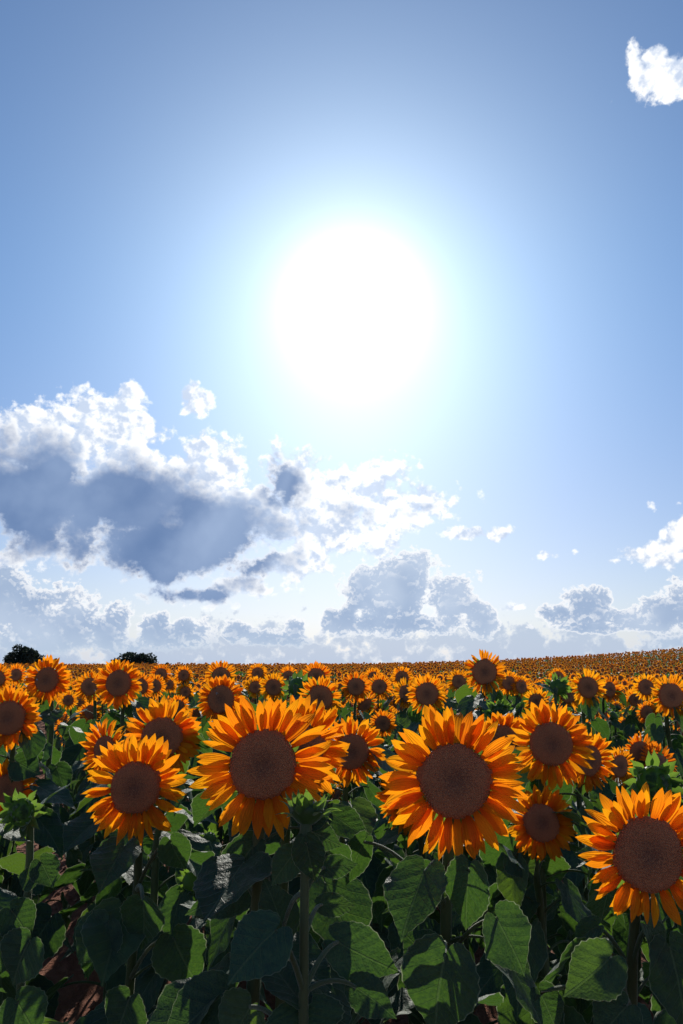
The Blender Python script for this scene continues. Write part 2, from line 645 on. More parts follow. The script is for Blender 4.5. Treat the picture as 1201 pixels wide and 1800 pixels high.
def tag(o, label=None, category=None, group=None, kind=None):
    for k, v in (('label', label), ('category', category), ('group', group), ('kind', kind)):
        if v:
            o[k] = v
    return o


def interp(pts, x):
    for (a, b), (c, d) in zip(pts, pts[1:]):
        if x <= c:
            t = (x - a) / (c - a) if c > a else 0.0
            t = t * t * (3 - 2 * t) * 0.35 + t * 0.65
            return b + (d - b) * t
    return pts[-1][1]


# ------------------------------------------------------------------ petal (ray floret): base at the origin, tip along +X, front +Z
PETAL_W = [(0, 0.34), (0.12, 0.55), (0.3, 0.86), (0.5, 1.0), (0.68, 0.88), (0.84, 0.58), (0.94, 0.26), (1.0, 0.0)]


def petal_mb(rng, rows=9, cols=5, width=0.15, curl=None, bend=None, twist=None):
    mb = MB()
    curl = rng.uniform(-0.10, 0.55) if curl is None else curl
    bend = rng.uniform(-0.75, 0.45) if bend is None else bend
    twist = rng.uniform(-0.5, 0.5) if twist is None else twist
    skew = rng.uniform(-0.09, 0.09)
    wav = rng.uniform(0, 6.28)
    rr, uu = [], []
    for i in range(rows):
        s = i / (rows - 1)
        w = interp(PETAL_W, s) * width
        a = bend * s * s
        cx = s * math.cos(a * 0.5)
        cz = s * math.sin(a * 0.5)
        cy = skew * s * s
        tw = twist * s
        r, u = [], []
        for j in range(cols):
            t = -1 + 2 * j / (cols - 1)
            y = t * w
            z = curl * w * (t * t - 0.3) + 0.05 * w * math.cos(3 * math.pi * t) + 0.012 * math.sin(9 * s + wav) * t
            yy = y * math.cos(tw) - z * math.sin(tw)
            zz = y * math.sin(tw) + z * math.cos(tw)
            r.append(Vector((cx - zz * math.sin(a), cy + yy, cz + zz * math.cos(a))))
            u.append((s, t))
        rr.append(r)
        uu.append(u)
    mb.grid(rr, uu)
    return mb


rng = random.Random(11)
PETALS = [petal_mb(rng, 9, 5, rng.uniform(0.125, 0.18)).mesh('petal', [M_PETAL]) for _ in range(18)]


# ------------------------------------------------------------------ seed disc
def disc_z(r):
    """profile of the seed disc, r in units of the disc radius"""
    return 0.16 * (1 - r * r) - 0.05 * math.exp(-(r / 0.22) ** 2) - (0.10 * max(0, r - 0.9) / 0.1)


def disc_mb(R0=0.07, segs=36, rings=9, mi=0, seed=0):
    mb = MB()
    rg = random.Random(seed)
    lob = [rg.uniform(-0.03, 0.03) for _ in range(6)]
    rows, uvs = [], []
    for i in range(rings + 1):
        r = i / rings
        row = []
        for k in range(segs):
            a = 2 * math.pi * k / segs
            q = 1 + sum(l * math.cos((n + 2) * a + n) for n, l in enumerate(lob)) * r
            row.append(Vector((r * q * R0 * math.cos(a), r * q * R0 * math.sin(a), disc_z(r) * R0)))
        rows.append(row)
        uvs.append([(r, k / segs) for k in range(segs)])
    mb.grid(rows[::-1], uvs[::-1], mi, close=True)
    return mb


def florets_mb(R0=0.07, n=620, seed=0):
    mb = MB()
    rg = random.Random(seed)
    for i in range(n):
        r = math.sqrt((i + 0.5) / n)
        if r < 0.16:
            continue
        a = i * 2.399963
        x, y = r * R0 * 0.98 * math.cos(a), r * R0 * 0.98 * math.sin(a)
        z = disc_z(r) * R0
        s = R0 * 1.55 / math.sqrt(n) * 0.5
        h = R0 * rg.uniform(0.03, 0.075) * (1.0 if r > 0.4 else 0.6)
        o = len(mb.v)
        for k in range(4):
            b = a + k * math.pi / 2
            mb.v.append(Vector((x + s * math.cos(b), y + s * math.sin(b), z - 0.001)))
        tip = 0.5 * s
        mb.v.append(Vector((x + tip * math.cos(a), y + tip * math.sin(a), z + h)))
        mb.uv.extend([(0, 0)] * 5)
        for k in range(4):
            mb.f.append((o + k, o + (k + 1) % 4, o + 4))
            mb.mi.append(0)
    return mb


DISCS = [disc_mb(seed=i).mesh('seed_disc', [M_DISC]) for i in range(4)]
FLORETS = [florets_mb(seed=i).mesh('florets', [M_FLORET], False) for i in range(2)]


# ------------------------------------------------------------------ green back of the head and bracts
def receptacle_mb(R0=0.07, segs=18):
    mb = MB()
    prof = [(1.0, -0.09), (1.0, -0.16), (0.86, -0.34), (0.55, -0.52), (0.24, -0.66), (0.16, -0.85)]
    rows = [[Vector((r * R0 * math.cos(2 * math.pi * k / segs), r * R0 * math.sin(2 * math.pi * k / segs), z * R0)) for k in range(segs)] for r, z in prof]
    mb.grid(rows, [[(i / 5, k / segs) for k in range(segs)] for i in range(len(prof))], close=True)
    return mb


def bract_mb(rng, bend=None):
    """pointed green scale, base at origin, tip +X, front +Z"""
    mb = MB()
    W = [(0, 0.55), (0.25, 0.95), (0.45, 1.0), (0.65, 0.62), (0.82, 0.24), (1, 0.0)]
    bend = rng.uniform(-0.9, 0.3) if bend is None else bend
    sk = rng.uniform(-0.12, 0.12)
    rr, uu = [], []
    for i in range(6):
        s = i / 5
        w = interp(W, s) * 0.27
        a = bend * s * s
        rr.append([Vector((s * math.cos(a * 0.5), sk * s * s + t * w, s * math.sin(a * 0.5) + 0.35 * w * t * t)) for t in (-1, -0.4, 0.4, 1)])
        uu.append([(s, t) for t in (-1, -0.4, 0.4, 1)])
    mb.grid(rr, uu)
    return mb


RECEPT = receptacle_mb().mesh('receptacle', [M_BRACT])
BRACTS = [bract_mb(rng).mesh('bract', [M_BRACT]) for _ in range(6)]


def polar(az, radius, tilt, roll, length, z=0.0, width=None):
    """matrix that lays a +X blade radially at azimuth az, lifted by tilt towards +Z"""
    return (Matrix.Rotation(az, 4, 'Z') @ Matrix.Translation((radius, 0, z)) @ Matrix.Rotation(-tilt, 4, 'Y') @
            Matrix.Rotation(roll, 4, 'X') @ Matrix.Diagonal((length, length if width is None else width, length, 1)))


def calyx_mb(R0=0.07, n=15, seed=0):
    rg = random.Random(seed)
    mb = MB()
    for i in range(n):
        b = bract_mb(rg, rg.uniform(-0.6, 0.2))
        mb.add(b, polar(2 * math.pi * (i + rg.uniform(-0.3, 0.3)) / n, R0 * 0.8, rg.uniform(-0.5, -0.15), 0, R0 * rg.uniform(0.4, 0.6), -0.26 * R0))
    return mb


CALYX = [calyx_mb(seed=i).mesh('calyx', [M_BRACT]) for i in range(2)]


# ------------------------------------------------------------------ leaf blades: petiole joint at the origin, tip +X, upper side +Z, length 1
OUTL = [(0.00, 0.00), (-0.10, 0.05), (-0.185, 0.17), (-0.20, 0.35), (-0.13, 0.59), (0.00, 0.81), (0.14, 0.95), (0.28, 1.0),
        (0.43, 0.93), (0.58, 0.73), (0.73, 0.46), (0.86, 0.21), (0.945, 0.07), (1.0, 0.0)]


def outline(n, serr, rng):
    seg = []
    for i in range(len(OUTL) - 1):
        p0 = OUTL[max(i - 1, 0)]
        p1, p2 = OUTL[i], OUTL[i + 1]
        p3 = OUTL[min(i + 2, len(OUTL) - 1)]
        for k in range(6):
            t = k / 6
            seg.append(tuple(0.5 * (2 * b + (c - a) * t + (2 * a - 5 * b + 4 * c - d) * t * t + (3 * b - a - 3 * c + d) * t ** 3)
                             for a, b, c, d in zip(p0, p1, p2, p3)))
    seg.append(OUTL[-1])
    pts = []
    for i in range(n + 1):
        q = i / n * (len(seg) - 1)
        k = min(int(q), len(seg) - 2)
        f = q - k
        x = seg[k][0] + (seg[k + 1][0] - seg[k][0]) * f
        y = max(0.0, seg[k][1] + (seg[k + 1][1] - seg[k][1]) * f)
        if 1 < i < n and serr:
            g = 1 + serr * (1 if i % 2 else -0.6) * rng.uniform(0.5, 1.3)
            y *= g
            x = 0.34 + (x - 0.34) * (1 + (g - 1) * 0.5)
        pts.append((x, y))
    return pts


def blade_mb(rng, n=30, cols=4, serr=0.035, width=0.85, droop=0.9, fold=0.25, wave=0.05, mi=0):
    mb = MB()
    ph = rng.uniform(0, 6.28)
    lean = rng.uniform(-0.18, 0.18)
    roll = rng.uniform(-0.5, 0.5)
    tipcurl = rng.uniform(-0.4, 0.7)
    frq = rng.uniform(7, 11)
    crum = rng.uniform(0.008, 0.026)

    def place(x, y):
        ay = abs(y)
        z = fold * ay - 0.35 * fold * ay * ay / (width * 0.5)
        z += wave * (ay / (width * 0.5)) ** 2 * math.sin(frq * x + ph + (1.7 if y > 0 else 0))
        z += roll * y * max(0, x) * 0.5
        z += crum * math.sin(13 * x + ph) * math.sin(15 * y + 2 * ph) * min(1, ay * 8)
        k = droop
        a = k * max(x, 0) + tipcurl * max(0, x - 0.6) ** 2
        if abs(k) < 1e-3:
            cx, cz = x, 0
        elif x > 0:
            cx, cz = math.sin(k * x) / k, -(1 - math.cos(k * x)) / k
            cz -= tipcurl * max(0, x - 0.6) ** 2
        else:
            cx, cz = x, 0
        return Vector((cx + z * math.sin(a), y + lean * x * x * 0.5, cz + z * math.cos(a)))

    for sgn in (1, -1):
        pts = outline(n, serr, rng)
        rows, uvs = [], []
        for (x, y) in pts:
            y = y * width * 0.5 * sgn
            mx = min(1.0, max(0.0, x * 1.02 - abs(y) * 0.25))
            if x >= 0.999:
                mx = 1.0
            row, ru = [], []
            for c in range(cols + 1):
                t = c / cols
                t = t ** 0.9
                qx, qy = mx + (x - mx) * t, y * t
                row.append(place(qx, qy))
                ru.append((qx, qy))
            if sgn < 0:
                row.reverse()
                ru.reverse()
            rows.append(row)
            uvs.append(ru)
        prof = [(c / cols) ** 0.9 for c in range(cols + 1)]
        mb.grid(rows, uvs, mi, mg=prof if sgn > 0 else prof[::-1])
    return mb


BLADES = []
for i in range(12):
    BLADES.append(blade_mb(rng, width=rng.uniform(0.78, 0.98), droop=rng.uniform(-0.25, 0.35), fold=rng.uniform(0.05, 0.35),
                           wave=rng.uniform(0.02, 0.06)).mesh('leaf', [M_LEAF]))


# whole leaves on an arched petiole: origin on the stem, leaning out along +X
def arch_leaf(rng, fine=True, young=False):
    lp = rng.uniform(0.55, 0.8) if not young else rng.uniform(0.25, 0.4)
    up = rng.uniform(0.55, 1.0) if not young else rng.uniform(0.9, 1.25)
    droop0 = rng.uniform(0.35, 1.25) if not young else rng.uniform(-0.6, 0.4)
    pts, rads = [], []
    n = 7 if fine else 4
    p = Vector((0, 0, 0))
    for i in range(n + 1):
        t = i / n
        pts.append(p.copy())
        rads.append(0.024 - 0.009 * t)
        ang_ = up * (1 - t) - droop0 * 0.6 * t ** 2
        p = p + Vector((math.cos(ang_), 0, math.sin(ang_))) * (lp / n)
    pet = MB()
    pet.tube(pts, rads, 6 if fine else 4)
    bl = blade_mb(rng, 28 if fine else 10, 4 if fine else 2, 0.035 if fine else 0.0, rng.uniform(0.78, 0.98) if not young else rng.uniform(0.55, 0.7),
                  rng.uniform(0.0, 0.7), rng.uniform(0.0, 0.4), rng.uniform(0.03, 0.08))
    mat = Matrix.Translation(pts[-1]) @ Matrix.Rotation(droop0, 4, 'Y') @ Matrix.Rotation(rng.uniform(-0.5, 0.5), 4, 'X')
    blade = MB()
    blade.add(bl, mat)
    tip = mat @ Vector((0.85, 0, -0.2))
    mid = mat @ Vector((0.4, 0, -0.05))
    return blade, pet, (mid, tip)


def leaf_set(count, fine, young=False):
    res = []
    for _ in range(count):
        blade, pet, probe = arch_leaf(rng, fine, young)
        both = MB()
        both.add(blade, mi=0)
        both.add(pet, mi=1)
        res.append((blade.mesh('leaf', [M_LEAF]), pet.mesh('petiole', [M_STEM]), both.mesh('leaf', [M_LEAF, M_STEM]), probe, both))
    return res


LEAF_FINE = leaf_set(12, True)
LEAF_YOUNG = leaf_set(5, True, True)
LEAF_MID = leaf_set(8, False)
LEAF_MID_YOUNG = leaf_set(4, False, True)


# ------------------------------------------------------------------ joined petal rings for the flowers farther off
def ring_mb(rng, n_layers, per, rows, cols, R0=0.07, plen=0.062, mi=0, wide=1.0):
    mb = MB()
    for l in range(n_layers):
        for i in range(per):
            az = 2 * math.pi * (i + 0.5 * l + rng.uniform(-0.28, 0.28)) / per
            tilt = 0.30 - 0.30 * l + rng.gauss(0, 0.16)
            if rng.random() < 0.06:
                continue
            L = plen * rng.uniform(0.82, 1.12) * (1.0 - 0.05 * l)
            mb.add(petal_mb(rng, rows, cols, rng.uniform(0.14, 0.19) * wide), polar(az, R0 * 0.93, tilt, rng.gauss(0, 0.3), L, -0.03 * R0 - 0.05 * R0 * l), mi)
    return mb


RINGS = [ring_mb(rng, 2, 24, 6, 3, wide=0.9).mesh('petal_ring', [M_PETAL]) for _ in range(8)]

# ------------------------------------------------------------------ terrain
def sstep(x, a, b):
    t = min(1.0, max(0.0, (x - a) / (b - a)))
    return t * t * (3 - 2 * t)


def ground_z(x, y):
    t = max(0.0, (x + 8.0) / 46.0)
    a = 0.75 + 1.65 * min(t, 1.6) ** 2.2
    h = -0.55 * sstep(y, 6.0, 11.0)
    h += a * min(1.0, max(0.0, (y - 14.0) / 72.0)) * (1.0 if y < 86 else 1.0)
    h -= 5.0 * sstep(y, 88.0, 240.0) * (0.6 + 0.4 * min(a, 3.0))
    return h


def build_ground():
    xs = [-3000, -1200, -500, -250, -140] + list(np.arange(-100, -16, 4.0)) + list(np.arange(-16, -4, 1.0)) + list(np.arange(-4, 4, 0.09)) + \
        list(np.arange(4, 16, 1.0)) + list(np.arange(16, 104, 4.0)) + [140, 250, 500, 1200, 3000]
    ys = [-600, -200, -60, -20, -8, -3, -1] + list(np.arange(0, 7.5, 0.09)) + list(np.arange(7.5, 20, 0.7)) + list(np.arange(20, 120, 4.0)) + \
        [130, 150, 180, 220, 260, 320, 500, 900, 1800, 4000]
    rg = np.random.default_rng(3)
    X, Y = np.meshgrid(xs, ys)
    Z = np.vectorize(ground_z)(X, Y)
    near = (np.abs(X) < 4) & (Y > 0) & (Y < 7.5)
    c = 0.927 * X + 0.375 * Y - 0.149
    Z += np.where(np.abs(X) < 8, 0.035 * -np.cos(2 * np.pi * c / 0.75), 0) * (Y < 20) * (Y > -1)
    Z += near * rg.normal(0, 0.011, X.shape)
    co = np.stack([X, Y, Z], -1).reshape(-1, 3)
    w = len(xs)
    faces = [(j * w + i, j * w + i + 1, (j + 1) * w + i + 1, (j + 1) * w + i) for j in range(len(ys) - 1) for i in range(w - 1)]
    me = bpy.data.meshes.new('ground')
    me.from_pydata(co.tolist(), [], faces)
    me.materials.append(M_SOIL)
    me.polygons.foreach_set('use_smooth', np.full(len(faces), True))
    o = link('ground', me)
    tag(o, 'red ploughed soil under the sunflower rows', None, None, 'structure')


build_ground()


def build_clods():
    rg = random.Random(5)
    mb = MB()
    for _ in range(1500):
        y = rg.uniform(1.2, 7.0)
        x = rg.uniform(-0.6 * y - 0.5, 0.6 * y + 0.5)
        r = rg.uniform(0.008, 0.03) * (1.5 if rg.random() < 0.1 else 1)
        z = ground_z(x, y) - 0.035 * math.cos(2 * math.pi * (0.927 * x + 0.375 * y - 0.149) / 0.75)
        o = len(mb.v)
        for k in range(6):
            d = [Vector((1, 0, 0)), Vector((0, 1, 0)), Vector((-1, 0, 0)), Vector((0, -1, 0)), Vector((0, 0, 1)), Vector((0, 0, -1))][k]
            d = Vector((d.x + rg.uniform(-.4, .4), d.y + rg.uniform(-.4, .4), d.z * 0.7 + rg.uniform(-.3, .3))) * r * rg.uniform(0.7, 1.2)
            mb.v.append(Vector((x, y, z + r * 0.3)) + d)
            mb.uv.append((0, 0))
        for a, b in ((0, 1), (1, 2), (2, 3), (3, 0)):
            mb.f.append((o + a, o + b, o + 4))
            mb.f.append((o + b, o + a, o + 5))
            mb.mi += [0, 0]
    o = link('soil_clods', mb.mesh('soil_clods', [M_CLOD], False))
    tag(o, 'crumbly red soil clods scattered between the near rows', 'soil', None, 'stuff')


build_clods()

# ------------------------------------------------------------------ flowers placed one by one
# key: (px, py, diameter px, diameter m, yaw, pitch, disc share, label)
HEROES = {
    'big_bud_front': (462, 1345, 244, 0.275, 4, 0, 0.49, 'large sunflower with a dark green bud overlapping its lower petals'),
    'behind_big': (524, 1318, 188, 0.25, 14, -4, 0.50, 'sunflower half hidden behind the large bloom with the bud before it'),
    'third_of_three': (619, 1322, 118, 0.225, 8, -6, 0.52, 'last of three blooms in a row leading away from the bud'),
    'front_of_left_trio': (237, 1385, 180, 0.245, -4, 2, 0.50, 'front bloom of the trio at left, lowest of the three'),
    'upper_of_left_trio': (284, 1297, 136, 0.24, 6, 0, 0.52, 'upper bloom of the trio at left, behind the lowest one'),
    'hidden_of_left_trio': (184, 1322, 112, 0.23, -26, -6, 0.50, 'bloom mostly hidden behind the front one of the left trio, facing sideways'),
    'big_wide': (800, 1372, 256, 0.285, -3, 4, 0.50, 'largest sunflower, wide lopsided seed disc and heart leaf below it'),
    'tucked_low': (722, 1412, 128, 0.235, -22, -14, 0.46, 'low bloom tucked behind the lower petals of the largest sunflower'),
    'mid_right_round': (970, 1308, 146, 0.235, 2, 2, 0.52, 'round full sunflower between the largest bloom and the hazy small cluster'),
    'between_two': (884, 1302, 100, 0.225, -6, -16, 0.56, 'bloom peeking between the largest sunflower and the round full one'),
    'right_behind_round': (1037, 1337, 104, 0.225, 20, -6, 0.52, 'sunflower overlapped by the round full bloom, turned away sideways'),
    'small_in_cluster': (1090, 1347, 76, 0.20, 24, -8, 0.52, 'smaller bloom next in line behind the sideways one, near the green bud'),
    'above_bud_back': (1126, 1322, 70, 0.20, 4, -10, 0.54, 'bloom just above the right green bud, behind its neighbour'),
    'above_bud_front': (1158, 1338, 72, 0.20, 12, 30, 0.44, 'ruffled bloom directly above the right green bud'),
    'dim_low': (953, 1447, 124, 0.185, 6, 4, 0.52, 'dim shaded sunflower hanging low beneath the round full bloom'),
    'cut_by_edge': (1142, 1503, 234, 0.258, -2, 2, 0.54, 'big sunflower cut off by the right edge, lowest of all'),
    'left_edge_mid': (14, 1262, 108, 0.24, 4, 2, 0.56, 'sunflower cut by the left edge above the leafy gap'),
    'left_edge_low': (14, 1388, 100, 0.225, 2, 0, 0.54, 'sunflower at the left edge half covered by a green bud'),
    'band_left_tall': (82, 1195, 84, 0.25, -2, 2, 0.53, 'tall bloom at left under the round dark tree'),
    'band_left_wide': (208, 1201, 88, 0.25, -4, 4, 0.53, 'bloom under the low wide dark tree, disc tilted'),
    'band_left_mid': (158, 1207, 58, 0.225, 2, 0, 0.55, 'mid-size bloom between the two tall ones at left'),
    'band_l245': (246, 1207, 56, 0.225, 18, 0, 0.52, 'bloom half behind the one under the low wide tree'),
    'band_l272': (271, 1206, 48, 0.225, 14, 0, 0.52, 'third overlapping bloom in the line right of the tilted disc'),
    'band_l283': (283, 1185, 40, 0.22, 6, 0, 0.54, 'small bloom just below the end of the low wide tree'),
    'band_l323': (323, 1187, 38, 0.22, 0, 0, 0.52, 'upper of two small blooms stacked left of the double tall ones'),
    'band_l326': (326, 1217, 38, 0.215, 0, -6, 0.52, 'lower of two small blooms stacked left of the double tall ones'),
    'band_l297': (297, 1203, 32, 0.21, 4, -6, 0.54, 'little dark bloom between the stacked pair and the overlapping line'),
    'band_l313': (313, 1242, 46, 0.215, 8, -8, 0.52, 'small bloom right above the upper bloom of the left trio'),
    'band_l388': (388, 1189, 60, 0.235, 0, 0, 0.56, 'farther of the double tall blooms, above its twin'),
    'band_l387': (388, 1229, 84, 0.25, -6, 4, 0.58, 'nearer of the double tall blooms, big dark disc'),
    'band_27': (28, 1186, 42, 0.22, 0, 0, 0.52, 'small bloom between the left edge and the tall bloom under the tree'),
    'band_m8': (-6, 1193, 58, 0.23, 6, 0, 0.52, 'bloom sliced by the left edge near the skyline'),
    'band_20': (22, 1218, 48, 0.22, 4, -10, 0.5, 'greenish-centred bloom right above the one cut by the left edge'),
    'band_120': (120, 1231, 38, 0.21, 2, -8, 0.52, 'lower left one of a tiny pair below the mid-size left bloom'),
    'band_140': (139, 1233, 34, 0.21, 2, -8, 0.52, 'lower right one of a tiny pair below the mid-size left bloom'),
    'band_160': (162, 1254, 46, 0.22, -8, -40, 0.56, 'drooping brown head below the mid-size left bloom'),
    'band_453': (453, 1183, 38, 0.22, 0, 0, 0.55, 'small bloom on the skyline above the large bloom with the bud'),
    'band_448': (449, 1208, 38, 0.21, 0, 0, 0.58, 'green-centred small bloom beside a brown-centred one'),
    'band_482': (481, 1208, 52, 0.225, 2, 2, 0.56, 'neat round bloom just above the large one with the bud'),
    'band_508': (507, 1190, 42, 0.22, 2, 0, 0.54, 'small bloom peeping over the neat round one'),
    'band_555': (556, 1190, 54, 0.23, -4, 0, 0.58, 'dark-disced bloom near the skyline above the middle'),
    'band_565': (563, 1227, 82, 0.245, 2, -12, 0.56, 'bloom rising right behind the half hidden middle flower'),
    'band_625': (626, 1207, 58, 0.23, -2, 0, 0.54, 'full bloom above the gap left of the drooping brown head'),
    'band_667': (667, 1207, 46, 0.225, 2, 0, 0.58, 'dark-centred bloom just right of the drooping brown head'),
    'band_657': (657, 1190, 36, 0.22, 2, 0, 0.54, 'small bloom tucked above the dark-centred one mid field'),
    'band_droop': (642, 1240, 52, 0.225, 40, -38, 0.56, 'drooping withered head turned sideways mid field'),
    'band_673': (673, 1272, 54, 0.20, 0, 0, 0.52, 'lone small low bloom between the two largest flowers'),
    'band_708': (707, 1191, 46, 0.225, -6, 0, 0.52, 'bloom with a stray petal over its disc, above the sideways one'),
    'band_715': (714, 1220, 64, 0.23, -38, -4, 0.5, 'sideways bloom half behind the big mid-field one'),
    'band_750': (751, 1220, 78, 0.25, 0, 2, 0.53, 'big mid-field bloom above the largest sunflower'),
    'band_805': (807, 1198, 48, 0.225, -6, 0, 0.52, 'bloom half hidden by the tallest flower on its left side'),
    'tallest': (852, 1181, 78, 0.245, 0, 2, 0.57, 'tallest bloom, rising above the skyline on a bare stem'),
    'band_895': (895, 1201, 46, 0.225, 2, 0, 0.55, 'bloom touching the right side of the tallest flower'),
    'band_915': (917, 1207, 46, 0.225, 22, 0, 0.52, 'bloom overlapping behind, second right of the tallest flower'),
    'band_942': (943, 1233, 50, 0.22, 0, -6, 0.55, 'bloom peeking above the round full sunflower'),
    'band_980': (981, 1190, 34, 0.22, 0, 0, 0.62, 'small dark-headed bloom above a green back-turned head'),
    'band_1000': (999, 1222, 54, 0.23, -18, -4, 0.52, 'bloom half covered by the bright one at right mid field'),
    'band_1033': (1034, 1208, 70, 0.245, 0, 2, 0.54, 'bright full bloom at right mid field'),
    'band_1073': (1072, 1212, 50, 0.23, 16, 0, 0.54, 'bloom half behind the bright full one at right'),
    'band_1135': (1136, 1208, 52, 0.23, 2, -2, 0.54, 'bloom just left of the one cut by the right edge'),
    'band_1117': (1117, 1231, 46, 0.215, -6, 0, 0.48, 'narrow oval bloom overlapping its upper neighbour at right'),
    'band_1180': (1180, 1223, 80, 0.25, 0, 2, 0.56, 'large-disced bloom cut by the right edge in mid field'),
    'band_1135b': (1137, 1252, 50, 0.21, 10, -20, 0.5, 'low bloom with one leaf before it, under the oval one'),
    'band_590': (592, 1398, 64, 0.2, 60, -24, 0.44, 'small low flower seen from its side beside the dark bud'),
}
HEAD_PX = [(h[0], h[1], h[2] * 0.46, F_PX * h[3] / h[2]) for h in HEROES.values()]
SOIL_GAPS = [(138, 1585, 14, 8.0), (132, 1750, 34, 8.0), (650, 1700, 24, 8.0), (862, 1755, 24, 8.0)]
BUD_PX = [(38, 1428, 36, 1.56), (1150, 1375, 42, 2.02), (540, 1425, 46, 1.30)]


def head_matrix(p, yaw, pitch, s):
    yaw, pitch = R(yaw), R(pitch)
    n = Vector((math.sin(yaw) * math.cos(pitch), -math.cos(yaw) * math.cos(pitch), math.sin(pitch)))
    x = Vector((0, 0, 1)).cross(n).normalized()
    y = n.cross(x)
    m = Matrix((x, y, n)).transposed().to_4x4()
    return Matrix.Translation(p) @ m @ Matrix.Scale(s, 4), n


def bez(a, b, c, d, t):
    return a * (1 - t) ** 3 + b * 3 * t * (1 - t) ** 2 + c * 3 * t * t * (1 - t) + d * t ** 3


def stem_points(base, top, n, k=14):
    """top: back of the head, n: its facing direction"""
    h = top.z - base.z
    c1 = base + Vector((0, 0, 0.6 * h))
    back = Vector((n.x, n.y, 0)) * -1
    c2 = top + back * 0.07 + Vector((0, 0, -0.02)) if n.z > -0.3 else top + back * 0.09 + Vector((0, 0, 0.07))
    return [bez(base, c1, c2, top, i / (k - 1)) for i in range(k)]


def blocked(points, depth_pad=0.03, own=None):
    """would a leaf here hide one of the flowers that the photograph shows?"""
    for p in points:
        q = project(p)
        if q is None:
            continue
        for (hx, hy, hr, hd) in HEAD_PX + BUD_PX + SOIL_GAPS:
            if q[2] < hd + depth_pad and (q[0] - hx) ** 2 + (q[1] - hy) ** 2 < (hr * 1.0) ** 2:
                return True
    return False


def leaves_on(root, pts, rg, count, lo, hi, size0, size1, fine, split_petiole, lseed=0.0, check=True):
    az = rg.uniform(0, 6.28)
    base = pts[0]
    nmade = 0
    for i in range(count):
        t = lo + (hi - lo) * (i + rg.uniform(-0.25, 0.25)) / max(1, count - 1)
        t = min(0.97, max(0.05, t))
        q = t * (len(pts) - 1)
        k = min(int(q), len(pts) - 2)
        p = pts[k].lerp(pts[k + 1], q - k)
        az += 2.4 + rg.uniform(-0.4, 0.4)
        s = size0 + (size1 - size0) * (i / max(1, count - 1))
        s *= rg.uniform(0.85, 1.15)
        young = i >= count - 2
        pool = (LEAF_YOUNG if young else LEAF_FINE) if fine else (LEAF_MID_YOUNG if young else LEAF_MID)
        for attempt in range(5):
            lf = rg.choice(pool)
            m = Matrix.Translation(p - base) @ Matrix.Rotation(az, 4, 'Z') @ Matrix.Rotation(rg.uniform(-0.2, 0.2), 4, 'Y') @ Matrix.Scale(s, 4)
            probe = [root.location + (m @ v) for v in lf[3]] + [root.location + (m @ (lf[3][0] + Vector((0, sy, 0)))) for sy in (0.35, -0.35)]
            if not check or not blocked(probe):
                break
            az += 1.1
        else:
            continue
        nmade += 1
        if split_petiole:
            o = link('leaf', lf[0], root, m)
            link('petiole', lf[1], o)
        else:
            link('leaf', lf[2], root, m)
    return nmade


def flower_head(root, mat_local, rg, ratio, fine, share):
    """receptacle with calyx, seed disc and petals under the thing root"""
    head = link('flower_head', RECEPT, root, mat_local)
    dsc = link('seed_disc', rg.choice(DISCS), head, Matrix.Rotation(rg.uniform(0, 6.28), 4, 'Z') @ Matrix.Diagonal((rg.uniform(0.96, 1.04), 1, 1, 1)))
    link('calyx', rg.choice(CALYX), head, Matrix.Rotation(rg.uniform(0, 6.28), 4, 'Z'))
    plen = 0.07 * (1.0 / ratio - 0.93)
    if fine:
        fl = link('florets', rg.choice(FLORETS), head, dsc.matrix_local.copy())
        fl['kind'] = 'stuff'
        per = rg.randint(24, 28)
        for l in range(3):
            off = rg.uniform(0, 1)
            for i in range(per):
                if rg.random() < (0.10 if l == 0 else 0.04):
                    continue
                az = 2 * math.pi * (i + off + rg.uniform(-0.34, 0.34)) / per
                tilt = (0.34, 0.10, -0.16)[l] + rg.gauss(0, 0.16)
                down = max(0.0, -math.sin(az))
                tilt += 0.12 * down * rg.random()
                L = plen * rg.uniform(0.86, 1.16) * (0.94, 1.04, 1.0)[l]
                m = polar(az, 0.07 * 0.93, tilt, rg.gauss(0, 0.32), L, -0.004 - 0.005 * l, L * rg.uniform(0.85, 1.25) * 0.07 / plen * 0.95)
                link('petal', rg.choice(PETALS), head, m)
    else:
        k = plen / 0.062
        ring = link('petal_ring', rg.choice(RINGS), head, Matrix.Rotation(rg.uniform(0, 6.28), 4, 'Z'))
        ring['kind'] = 'stuff'
        if k < 0.8 or k > 1.25:
            ring.scale = (1 + (k - 1) * 0.45,) * 3
    return head


STEMS = []


